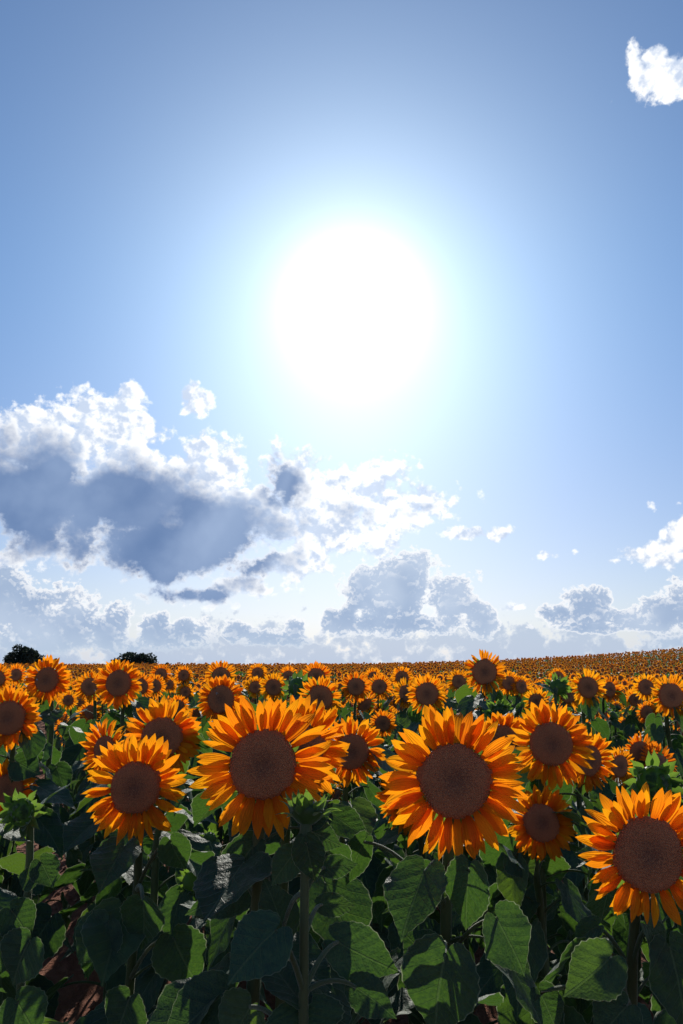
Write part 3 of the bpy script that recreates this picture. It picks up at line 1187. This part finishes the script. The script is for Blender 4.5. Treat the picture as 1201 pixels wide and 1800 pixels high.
def sunflower(key, px, py, dpx, dm, yaw, pitch, ratio, label, group):
    rg = random.Random(key)
    depth = F_PX * dm / dpx
    p = at(px, py, depth)
    fine = dpx >= 84
    near = dpx >= 60
    s = dm * 0.5 * ratio / 0.07
    hm, n = head_matrix(p, yaw + rg.uniform(-3, 3), pitch + rg.uniform(-2, 2), s)
    bx = p.x + rg.uniform(-0.05, 0.05) - n.x * 0.08
    by = p.y - n.y * 0.10 + rg.uniform(0, 0.08)
    base = Vector((bx, by, ground_z(bx, by) - 0.03))
    root = link('sunflower', None)
    root.location = base
    tag(root, label, 'sunflower', group)
    top = p - n * (0.055 * s)
    pts = stem_points(base, top, n)
    mb = MB()
    r0 = 0.0125 * rg.uniform(0.9, 1.15) * (dm / 0.25) ** 0.5
    rads = [r0 * (1.15 - 0.4 * i / 13) + (0.008 * s if i == 13 else 0) for i in range(14)]
    wob = [Vector((rg.gauss(0, 0.003), rg.gauss(0, 0.003), 0)) for _ in pts]
    lp = [q - base + (w if 0 < i < 12 else Vector((0, 0, 0))) for i, (q, w) in enumerate(zip(pts, wob))]
    mb.tube(lp, rads, 10 if fine else 7)
    link('stem', mb.mesh('stem', [M_STEM]), root)
    flower_head(root, Matrix.Translation(-base) @ hm, rg, ratio, fine, 0)
    return root, pts, rg, fine, near, depth


def blade_from(root, base_w, tip_w, width, facing, stem_p, rg, mesh=None):
    """a leaf laid from its petiole joint to its tip, with its own petiole back to the stem"""
    x = tip_w - base_w
    L = x.length
    x.normalize()
    z = (facing - x * facing.dot(x)).normalized()
    y = z.cross(x)
    me = mesh or rg.choice(BLADES)
    m = Matrix((x * L, y * width / 0.88, z * L)).transposed().to_4x4()
    m = Matrix.Translation(base_w - root.location) @ m
    o = link('leaf', me, root, m)
    inv = m.inverted()
    a = stem_p - root.location
    b = base_w - root.location
    mid = (a + b) * 0.5 + Vector((0, 0, 0.25 * (b - a).length))
    if (b - a).length > 0.01:
        pb = MB()
        pts = [inv @ ((a * (1 - t) ** 2) + mid * (2 * t * (1 - t)) + b * t * t) for t in [i / 8 for i in range(9)]]
        pb.tube(pts, [(0.0052 - 0.0016 * i / 8) / L for i in range(9)], 7)
        link('petiole', pb.mesh('petiole', [M_STEM]), o)
    return o


GROUP_NEAR = 'large sunflowers in the front'
GROUP_BAND = 'sunflowers in the band below the skyline'
built = {}
for key, h in HEROES.items():
    built[key] = sunflower(key, *h, GROUP_NEAR if h[2] >= 84 and h[1] > 1240 else GROUP_BAND)
    STEMS.append((built[key][0].location.x, built[key][0].location.y))

# leaves the photograph shows one by one: plant, joint px, tip px, width px, depth step at joint, at tip, stem height px
SHOWN_LEAVES = [
    ('big_wide', (824, 1530), (813, 1645), 92, -0.07, -0.06, 1520),
    ('big_wide', (874, 1615), (926, 1712), 104, -0.03, -0.05, 1655),
    ('big_wide', (773, 1552), (668, 1600), 76, 0.02, 0.0, 1600),
    ('big_wide', (783, 1678), (748, 1826), 132, -0.16, -0.20, 1700),
    ('big_wide', (762, 1690), (704, 1640), 78, -0.02, 0.03, 1720),
    ('big_wide', (640, 1480), (600, 1560), 64, 0.25, 0.25, 1560),
    ('cut_by_edge', (1070, 1686), (992, 1762), 92, -0.06, -0.10, 1740),
    ('cut_by_edge', (1138, 1630), (1186, 1700), 78, 0.03, 0.04, 1690),
    ('cut_by_edge', (1100, 1770), (1040, 1830), 90, -0.08, -0.1, 1800),
    ('cut_by_edge', (1050, 1628), (1000, 1655), 50, 0.10, 0.12, 1670),
    ('cut_by_edge', (950, 1745), (985, 1820), 84, -0.02, -0.05, 1800),
    ('front_of_left_trio', (252, 1588), (262, 1668), 92, -0.10, -0.10, 1560),
    ('front_of_left_trio', (188, 1624), (140, 1700), 104, -0.08, -0.12, 1640),
    ('front_of_left_trio', (306, 1651), (344, 1742), 104, -0.08, -0.12, 1660),
    ('front_of_left_trio', (300, 1478), (322, 1535), 62, 0.0, 0.0, 1520),
    ('front_of_left_trio', (228, 1755), (200, 1830), 100, -0.12, -0.15, 1770),
    ('big_bud_front', (444, 1488), (372, 1588), 84, 0.05, 0.02, 1530),
    ('big_bud_front', (438, 1560), (318, 1602), 86, 0.10, 0.08, 1600),
    ('big_bud_front', (390, 1750), (270, 1838), 118, -0.04, -0.10, 1780),
    ('behind_big', (585, 1432), (655, 1482), 60, 0.05, 0.02, 1480),
    ('dim_low', (905, 1500), (940, 1545), 66, 0.02, -0.02, 1540),
    ('left_edge_low', (88, 1615), (40, 1700), 96, -0.4, -0.45, 1640),
    ('left_edge_low', (60, 1540), (112, 1560), 52, -0.2, -0.22, 1580),
    ('left_edge_mid', (30, 1340), (72, 1362), 60, 0.0, 0.0, 1360),
]


def stem_at_py(pts, py):
    best = min(pts, key=lambda q: abs(project(q)[1] - py) if project(q) else 1e9)
    i = pts.index(best)
    best2 = pts[max(0, i - 1)]
    return best.lerp(best2, 0.3)


for (key, b, t, w, db, dt, spy) in SHOWN_LEAVES:
    root, pts, rg, fine, near, depth = built[key]
    bw = at(b[0], b[1], depth + db)
    tw = at(t[0], t[1], depth + dt)
    facing = Vector((rg.uniform(-0.4, 0.4), -0.8, rg.uniform(0.25, 0.9)))
    blade_from(root, bw, tw, w / F_PX * depth, facing, stem_at_py(pts, spy), rg)

for key, (root, pts, rg, fine, near, depth) in built.items():
    extra = {'big_wide': 13, 'cut_by_edge': 12, 'big_bud_front': 14, 'front_of_left_trio': 13}.get(key)
    if extra:
        leaves_on(root, pts, rg, extra, 0.12, 0.86, 0.18, 0.12, True, True)
    elif near:
        leaves_on(root, pts, rg, 20, 0.15, 0.93, 0.21, 0.12, True, fine)
    else:
        leaves_on(root, pts, rg, 12, 0.35, 0.95, 0.20, 0.11, depth < 4.2, False)


# ------------------------------------------------------------------ unopened heads
def bud_plant(key, p, yaw, pitch, r, label, group, nleaf=9, bracts=26, fine=True, shown=(), hi=0.92):
    rg = random.Random(key)
    hm, n = head_matrix(p, yaw, pitch, r / 0.05)
    bx, by = p.x - n.x * 0.03, p.y - n.y * 0.03 + 0.02
    base = Vector((bx, by, ground_z(bx, by) - 0.03))
    root = link('sunflower_bud', None)
    root.location = base
    tag(root, label, 'sunflower bud', group)
    top = p - n * 0.035 * (r / 0.05)
    pts = stem_points(base, top, n)
    mb = MB()
    rads = [0.0095 * (1.1 - 0.35 * i / 13) + (0.006 * r / 0.05 if i >= 12 else 0) for i in range(14)]
    mb.tube([q - base for q in pts], rads, 10 if fine else 6)
    link('stem', mb.mesh('stem', [M_STEM]), root)
    core = MB()
    segs = 14 if fine else 8
    prof = [(0.012, -0.036), (0.026, -0.028), (0.042, -0.014), (0.048, 0.0), (0.044, 0.012), (0.030, 0.021), (0.012, 0.025), (0.001, 0.026)]
    core.grid([[Vector((a * math.cos(2 * math.pi * k / segs), a * math.sin(2 * math.pi * k / segs), z)) for k in range(segs)] for a, z in prof],
              [[(i / 7, k / segs) for k in range(segs)] for i in range(8)], close=True)
    head = link('flower_head', core.mesh('flower_head', [M_BRACT]), root, Matrix.Translation(-base) @ hm)
    if fine:
        for i in range(bracts):
            ringi = i % 3
            az = i * 2.399963 + rg.uniform(-0.15, 0.15)
            rad, tilt, L, z = ((0.040, 1.15, 0.046, 0.004), (0.045, 0.75, 0.050, -0.006), (0.040, 0.35, 0.046, -0.016))[ringi]
            link('bract', rg.choice(BRACTS), head, polar(az, rad, tilt + rg.uniform(-0.25, 0.25), rg.uniform(-0.3, 0.3), L * rg.uniform(0.85, 1.2), z))
        for i in range(9):        # inner scales folded over the face
            az = i * 2.399963
            link('bract', rg.choice(BRACTS), head, polar(az, 0.034, 2.5 + rg.uniform(-0.15, 0.15), math.pi * 0, 0.032, 0.018))
    else:
        mbb = MB()
        for i in range(12):
            mbb.add(bract_mb(rg), polar(i * 0.5236 + rg.uniform(-.2, .2), 0.038, 0.7 + rg.uniform(-0.4, 0.4), 0, 0.045, -0.006))
        br = link('bract_ring', mbb.mesh('bract_ring', [M_BRACT]), head)
        br['kind'] = 'stuff'
    for (b, t, w, db, dt, spy) in shown:
        depth = project(p)[2]
        blade_from(root, at(b[0], b[1], depth + db), at(t[0], t[1], depth + dt), w / F_PX * depth,
                   Vector((rg.uniform(-0.4, 0.4), -0.8, rg.uniform(0.2, 0.8))), stem_at_py(pts, spy), rg)
    leaves_on(root, pts, rg, nleaf, 0.15, hi, 0.22, 0.12, fine or project(p)[2] < 4.2, fine)
    STEMS.append((bx, by))
    return root


bud_plant('bud_centre', at(540, 1426, 1.30), 172, 70, 0.032, 'dark green closed bud seen from behind on a thick stem, before the large bloom',
          'unopened sunflower buds', 4, hi=0.6, shown=[
              ((483, 1636), (392, 1718), 118, -0.10, -0.16, 1720), ((594, 1656), (704, 1718), 96, 0.04, 0.02, 1680),
              ((625, 1735), (700, 1786), 66, 0.0, -0.02, 1760), ((533, 1768), (545, 1850), 118, -0.06, -0.10, 1760),
              ((498, 1632), (468, 1540), 84, 0.06, 0.08, 1560), ((570, 1525), (634, 1520), 46, 0.02, 0.04, 1540),
              ((565, 1590), (628, 1590), 44, 0.04, 0.06, 1600), ((440, 1770), (400, 1850), 110, 0.05, 0.05, 1790),
              ((548, 1462), (606, 1488), 56, 0.0, 0.02, 1480), ((518, 1500), (470, 1556), 58, 0.02, 0.02, 1520), ((538, 1478), (552, 1556), 62, -0.04, -0.05, 1500), ((545, 1452), (580, 1424), 34, 0.0, 0.02, 1470)])
bud_plant('bud_left', at(38, 1428, 1.55), -4, 6, 0.030, 'green spiky bud in front of the bloom at the left edge', 'unopened sunflower buds', 7,
          shown=[((62, 1545), (30, 1545), 44, 0.0, 0.0, 1580), ((72, 1515), (98, 1560), 50, 0.02, 0.0, 1560), ((20, 1600), (60, 1650), 70, -0.05, -0.05, 1620), ((-4, 1640), (-10, 1730), 90, -0.06, -0.08, 1660), ((52, 1655), (10, 1730), 96, -0.10, -0.12, 1680), ((30, 1760), (70, 1830), 90, -0.05, -0.06, 1790)])
bud_plant('bud_right', at(1150, 1378, 2.0), -6, 4, 0.050, 'green spiky bud below the ruffled bloom at right', 'unopened sunflower buds', 8)
bud_plant('bud_back_980', at(980, 1208, 4.3), 150, 10, 0.050, 'green back-turned head on a bare stem left of the bright right bloom', 'unopened sunflower buds', 6)
bud_plant('bud_880', at(878, 1254, 3.6), 10, -12, 0.05, 'fuzzy dark bud among leaves under the tallest flower', 'unopened sunflower buds', 7)
bud_plant('bud_522', at(523, 1207, 4.6), 170, -10, 0.062, 'brown-grey withered back of a head left of the dark-disced bloom', 'unopened sunflower buds', 6)

# ------------------------------------------------------------------ rows of the field
ANCHORS = {
    'big_bud_front': 'the large bud-fronted bloom', 'front_of_left_trio': 'the lowest left-trio bloom', 'upper_of_left_trio': 'the upper left-trio bloom',
    'big_wide': 'the largest sunflower', 'mid_right_round': 'the round full bloom', 'cut_by_edge': 'the big right-edge bloom',
    'left_edge_mid': 'the bloom cut by the left edge', 'band_left_tall': 'the tall bloom under the round tree', 'band_left_wide': 'the bloom under the wide tree',
    'band_l387': 'the nearer double bloom', 'band_482': 'the neat round bloom', 'band_555': 'the dark-disced skyline bloom', 'band_625': 'the full bloom by the drooping head',
    'band_673': 'the lone small low bloom', 'band_750': 'the big mid-field bloom', 'tallest': 'the tallest bloom', 'band_1033': 'the bright full bloom at right',
    'band_1180': 'the large-disced bloom at the right edge', 'dim_low': 'the dim low bloom', 'third_of_three': 'the last of three aligned blooms',
    'band_l323': 'the upper small stacked bloom', 'band_1135': 'the bloom beside the right edge one', 'left_edge_low': 'the left edge bloom behind a bud',
}
SECTORS = ['right of', 'above and right of', 'straight above', 'above and left of', 'left of', 'below and left of', 'straight below', 'below and right of']
ORDINAL = ['nearest', 'second', 'third', 'fourth', 'fifth', 'sixth', 'seventh', 'eighth', 'ninth', 'tenth', 'eleventh', 'twelfth', 'thirteenth', 'fourteenth', 'fifteenth']


def label_by_place(items, phrase):
    """items: (object, px, py); names each by its neighbour, direction and rank outwards"""
    buckets = {}
    for o, px, py in items:
        key = min(ANCHORS, key=lambda k: (HEROES[k][0] - px) ** 2 + (HEROES[k][1] - py) ** 2)
        dx_, dy_ = px - HEROES[key][0], HEROES[key][1] - py
        sec = int(round(math.atan2(dy_, dx_) / (math.pi / 4))) % 8
        buckets.setdefault((key, sec), []).append((dx_ * dx_ + dy_ * dy_, o))
    for (key, sec), lst in buckets.items():
        lst.sort(key=lambda q: q[0])
        for i, (_, o) in enumerate(lst):
            where = '%s %s' % (SECTORS[sec], ANCHORS[key])
            o['label'] = '%s %s' % (phrase, where) if len(lst) == 1 else '%s, %s one %s' % (phrase, ORDINAL[min(i, 14)], where)


young_items, mid_items = [], []
ROW_D = Vector((-0.375, 0.927, 0))
ROW_N = Vector((0.927, 0.375, 0))
rgf = random.Random(77)
spots = []
for k in range(-70, 130):
    c = 0.524 + 0.75 * k
    t = -40.0
    while t < 150:
        t += rgf.uniform(0.22, 0.33)
        p = ROW_N * (c + rgf.gauss(0, 0.05)) + ROW_D * t
        if p.y < 2.0 or p.y > 96 or abs(p.x) > 0.50 * p.y + 2.2:
            continue
        if p.y > 22 and rgf.random() < 0.62 * sstep(p.y, 18, 34):
            continue
        spots.append((p.x, p.y))
spots.sort(key=lambda q: q[1])

def hidden(p):
    q = project(p)
    return q is None or q[1] > 1236 or any((q[0] - a) ** 2 + (q[1] - b) ** 2 < (c * 1.02) ** 2 for a, b, c, d in HEAD_PX + BUD_PX)


young_n = 0
mid_n = 0
rest = []
LIMIT = 300
used = len(HEROES) + 6
for (x, y) in spots:
    g = ground_z(x, y)
    seen = abs(x) < 0.47 * y + 0.15
    if y < 6.3:
        if min((x - a) ** 2 + (y - b) ** 2 for a, b in STEMS) < 0.17 ** 2:
            continue
        if not seen:
            if abs(x) < 0.47 * y + 0.4:
                continue
            rest.append((x, y))
            continue
        # leafy plants that have not flowered yet
        ht = rgf.uniform(1.02, 1.20) if y < 4.5 else rgf.uniform(1.24, 1.36)
        if y < 3.0:
            ht -= 0.12
        p = Vector((x, y, g + ht))
        while blocked([p, p + Vector((0.04, 0, 0)), p + Vector((-0.04, 0, 0)), p + Vector((0, 0, 0.05))]) and ht > 0.55:
            ht -= 0.06
            p.z = g + ht
        young_n += 1
        used += 1
        yb = bud_plant('young%d' % young_n, p, rgf.uniform(-50, 50), rgf.uniform(10, 80), rgf.uniform(0.022, 0.032),
                  'leafy green plant topped by a small closed bud, filling the near rows', 'leafy plants with small buds in the near rows',
                  15 if y < 4.5 else 12, fine=False)
        yq = project(p)
        young_items.append((yb, yq[0], yq[1]))
    elif used < LIMIT and seen and y > 9.5 and not hidden(Vector((x, y, g + 1.42))):
        used += 1
        mid_n += 1
        rg = random.Random('mid%d' % mid_n)
        dm = rg.uniform(0.20, 0.25)
        p = Vector((x, y, g + rg.gauss(1.42, 0.05)))
        s = dm * 0.5 * 0.54 / 0.07
        hm, n = head_matrix(p, rg.gauss(2, 17), rg.gauss(-5, 11) - (38 if rg.random() < 0.09 else 0), s)
        base = Vector((x - n.x * 0.08, y - n.y * 0.1, g - 0.03))
        root = link('sunflower', None)
        root.location = base
        mq = project(p)
        mid_items.append((root, mq[0], mq[1]))
        tag(root, 'small sunflower just behind the band of bigger blooms, in front of the far slope', 'sunflower', 'small sunflowers crowding the mid field')
        pts = stem_points(base, p - n * 0.05 * s, n, 9)
        mb = MB()
        mb.tube([q - base for q in pts], [0.012 - 0.0004 * i for i in range(9)], 6)
        link('stem', mb.mesh('stem', [M_STEM]), root)
        flower_head(root, Matrix.Translation(-base) @ hm, rg, 0.54, False, 0)
        leaves_on(root, pts, rg, 7, 0.5, 0.93, 0.19, 0.11, False, False, check=False)
    else:
        rest.append((x, y))


label_by_place(young_items, 'leafy budding plant')
label_by_place(mid_items, 'small far sunflower')


# ------------------------------------------------------------------ the rest of the field: one mass
def lod_plant(rg, level, seed_i=0):
    mb = MB()
    ht = 1.42
    hm, n = head_matrix(Vector((0, -0.08, ht)), rg.uniform(-12, 12), rg.uniform(-12, 6) - (40 if seed_i == 3 else 0), rg.uniform(0.86, 1.1))
    if level == 0:
        mb.add(ring_mb(rg, 2, 16, 4, 3, plen=0.055), hm, 0)
        mb.add(disc_mb(segs=14, rings=3), hm, 1)
        mb.add(receptacle_mb(segs=8), hm, 3)
        nl = 7
    else:
        mb.add(ring_mb(rg, 1, 15, 3, 2, R0=0.075, plen=0.034, wide=1.8), hm, 0)
        mb.add(disc_mb(R0=0.078, segs=10, rings=1), hm, 1)
        mb.add(receptacle_mb(segs=6), hm, 3)
        nl = 6
    mb.tube([Vector((0, 0.02, -0.05)), Vector((0, 0.02, 0.7)), Vector((0, 0.015, 1.25)), Vector((0, 0.0, ht - 0.02)), Vector((0, -0.03, ht))],
            [0.014, 0.013, 0.012, 0.012, 0.012], 4, 3)
    az = rg.uniform(0, 6.28)
    for i in range(nl):
        az += 2.4
        t = 0.45 + 0.5 * i / nl
        s = 0.20 - 0.08 * i / nl
        m = Matrix.Translation((0, 0.02, ht * t)) @ Matrix.Rotation(az, 4, 'Z') @ Matrix.Scale(s, 4)
        if level == 0:
            mb.add(rg.choice(LEAF_MID)[4], m, 2)
        else:
            b = blade_mb(rg, 5, 1, 0, 0.9, rg.uniform(0.3, 1.0), 0.2, 0.03)
            mb.add(b, m @ Matrix.Translation((0.5, 0, 0.25)) @ Matrix.Rotation(rg.uniform(0.2, 1.0), 4, 'Y'), 2)
    return mb.mesh('far_sunflower', [M_PETAL, M_DISC, M_LEAF, M_STEM])


def build_far(name, pts, level, label, seed):
    rg = random.Random(seed)
    variants = []
    for i in range(7):
        variants.append(bpy.data.objects.new('far_sunflower_source', lod_plant(rg, level, i)))
    me = bpy.data.meshes.new(name)
    me.from_pydata([(x, y, ground_z(x, y)) for x, y in pts], [], [])
    va = me.attributes.new('variant', 'INT', 'POINT')
    va.data.foreach_set('value', np.array([rg.randrange(7) for _ in pts], dtype=np.int32))
    ra = me.attributes.new('turn', 'FLOAT_VECTOR', 'POINT')
    ra.data.foreach_set('vector', np.array([(rg.gauss(0, 0.05), rg.gauss(0, 0.05), rg.gauss(0.05, 0.24)) for _ in pts], dtype=np.float32).ravel())
    sa = me.attributes.new('size', 'FLOAT', 'POINT')
    sa.data.foreach_set('value', np.array([min(0.92, rg.gauss(0.86, 0.04)) if q[1] < 11 else min(1.16, max(0.82, rg.gauss(1.0, 0.06))) for q in pts], dtype=np.float32))
    o = link(name, me)
    tag(o, label, 'sunflower field', None, 'stuff')
    gt = bpy.data.node_groups.new(name + '_scatter', 'GeometryNodeTree')
    gt.interface.new_socket('Geometry', in_out='INPUT', socket_type='NodeSocketGeometry')
    gt.interface.new_socket('Geometry', in_out='OUTPUT', socket_type='NodeSocketGeometry')
    N, Lk = gt.nodes, gt.links
    gi, go = N.new('NodeGroupInput'), N.new('NodeGroupOutput')
    join = N.new('GeometryNodeJoinGeometry')

    def attr(nm, ty):
        a = N.new('GeometryNodeInputNamedAttribute')
        a.data_type = ty
        a.inputs[0].default_value = nm
        return a.outputs[0]
    v_s, t_s, s_s = attr('variant', 'INT'), attr('turn', 'FLOAT_VECTOR'), attr('size', 'FLOAT')
    e2r = N.new('FunctionNodeEulerToRotation')
    Lk.new(t_s, e2r.inputs[0])
    for i, vo in enumerate(variants):
        cmp = N.new('FunctionNodeCompare')
        cmp.data_type = 'INT'
        cmp.operation = 'EQUAL'
        Lk.new(v_s, cmp.inputs[2])
        cmp.inputs[3].default_value = i
        oi = N.new('GeometryNodeObjectInfo')
        oi.inputs['Object'].default_value = vo
        oi.inputs['As Instance'].default_value = True
        iop = N.new('GeometryNodeInstanceOnPoints')
        Lk.new(gi.outputs[0], iop.inputs['Points'])
        Lk.new(cmp.outputs[0], iop.inputs['Selection'])
        Lk.new(oi.outputs['Geometry'], iop.inputs['Instance'])
        Lk.new(e2r.outputs[0], iop.inputs['Rotation'])
        Lk.new(s_s, iop.inputs['Scale'])
        Lk.new(iop.outputs[0], join.inputs[0])
    Lk.new(join.outputs[0], go.inputs[0])
    md = o.modifiers.new('scatter', 'NODES')
    md.node_group = gt
    return o


build_far('sunflower_field', [q for q in rest if q[1] < 30], 0, 'dense mass of small sunflowers behind the front band', 21)
build_far('distant_sunflower_field', [q for q in rest if q[1] >= 30], 1, 'far slope packed with tiny orange sunflower heads up to the skyline', 22)


# ------------------------------------------------------------------ trees beyond the field
def build_tree(px, top_py, wpx, dist, trunk_h, label, seed, round_top=True):
    rg = random.Random(seed)
    c = at(px, top_py, dist)
    gz = ground_z(c.x, c.y)
    height = c.z - gz
    rx = wpx / F_PX * dist * 0.56
    root = link('tree', None)
    root.location = (c.x, c.y, gz)
    tag(root, label, 'tree', 'dark trees beyond the field')
    tb = MB()
    tb.tube([Vector((0, 0, -0.3)), Vector((0.05, 0, height * 0.25)), Vector((0.1, 0.1, height * 0.5)), Vector((0, 0, height * 0.85))], [0.42, 0.34, 0.24, 0.06], 9)
    for i in range(9):
        a = i * 2.4
        z0 = height * rg.uniform(0.2, 0.6)
        e = Vector((math.cos(a) * rx * 0.75, math.sin(a) * rx * 0.75, z0 + height * rg.uniform(0.1, 0.3)))
        tb.tube([Vector((0, 0, z0)), e * 0.5 + Vector((0, 0, z0 * 0.5 + 0.3)), e], [0.14, 0.09, 0.03], 5)
    link('trunk', tb.mesh('trunk', [M_BARK]), root)
    lobes = []
    for i in range(60):
        a = rg.uniform(0, 6.28)
        rr = math.sqrt(rg.random()) * 0.78
        zt = (1 - rr * rr) ** 0.5 if round_top else (1 - rr ** 4) ** 0.5
        z = height * (0.30 + 0.62 * zt * rg.uniform(0.2, 1.0))
        lobes.append((Vector((math.cos(a) * rr * rx, math.sin(a) * rr * rx, z)), rx * rg.uniform(0.16, 0.30)))
    cr = MB()
    for (lc, lr) in lobes:
        for _ in range(190):
            d = Vector((rg.gauss(0, 1), rg.gauss(0, 1), rg.gauss(0, 1))).normalized() * lr * rg.uniform(0.55, 1.08)
            d.z *= 0.85
            p = lc + d
            u = Vector((rg.gauss(0, 1), rg.gauss(0, 1), rg.gauss(0, 1))).normalized()
            w = u.cross(Vector((rg.gauss(0, 1), rg.gauss(0, 1), rg.gauss(0, 1)))).normalized()
            sz = rg.uniform(0.2, 0.42)
            o = len(cr.v)
            cr.v += [p - u * sz, p + w * sz * 0.55, p + u * sz, p - w * sz * 0.55]
            cr.uv += [(0, 0)] * 4
            cr.f.append((o, o + 1, o + 2, o + 3))
            cr.mi.append(0)
    link('crown', cr.mesh('crown', [M_TREE], False), root)


build_tree(44, 1132, 62, 200.0, 2, 'round dark tree on the skyline at the left', 1)
build_tree(238, 1148, 76, 200.0, 2, 'low wide dark tree on the skyline, spiky along its top', 2, False)
build_tree(293, 1163, 16, 210.0, 1, 'tiny dark shrub-like tree beside the low wide one', 3)


# ------------------------------------------------------------------ tiny insects on the seed discs
def insect(px, py, key, ang, label, k=1.0):
    h = HEROES[key]
    depth = F_PX * h[3] / h[2] - 0.022
    p = at(px, py, depth)
    root = link('insect', None)
    root.matrix_local = Matrix.Translation(p) @ Matrix.Rotation(R(90), 4, 'X') @ Matrix.Rotation(ang, 4, 'Z') @ Matrix.Scale(k, 4)
    tag(root, label, 'insect', 'tiny insects on the seed discs')
    b = MB()
    prof = [(-0.008, 0.0004), (-0.006, 0.0024), (-0.002, 0.003), (0.001, 0.0018), (0.003, 0.0026), (0.006, 0.0016), (0.0085, 0.0004)]
    b.tube([Vector((x, 0, 0)) for x, r in prof], [r for x, r in prof], 8)
    link('body', b.mesh('body', [M_INSECT]), root)
    for sgn in (1, -1):
        wv = MB()
        wv.grid([[Vector((0.003 - 0.012 * s, sgn * (0.001 + 0.004 * s + t * 0.002 * math.sin(math.pi * min(1, s + 0.1))), 0.0035 + 0.001 * s)) for t in (-1, 1)] for s in (0, 0.25, 0.5, 0.75, 1)],
                [[(s, 0), (s, 1)] for s in (0, 0.25, 0.5, 0.75, 1)])
        link('wing', wv.mesh('wing', [M_WING]), root)


insect(66, 1194, 'band_left_tall', 1.4, 'tiny pale-winged insect on the disc of the tall left bloom')
insect(168, 1213, 'band_left_mid', 0.4, 'tiny pale-winged insect on the disc between the two tall left blooms', 1.3)
insect(381, 1218, 'band_l387', 2.2, 'tiny pale-winged insect on the disc of the nearer double bloom')
insect(546, 1192, 'band_555', 2.4, 'tiny pale-winged insect on the dark disc near the skyline')
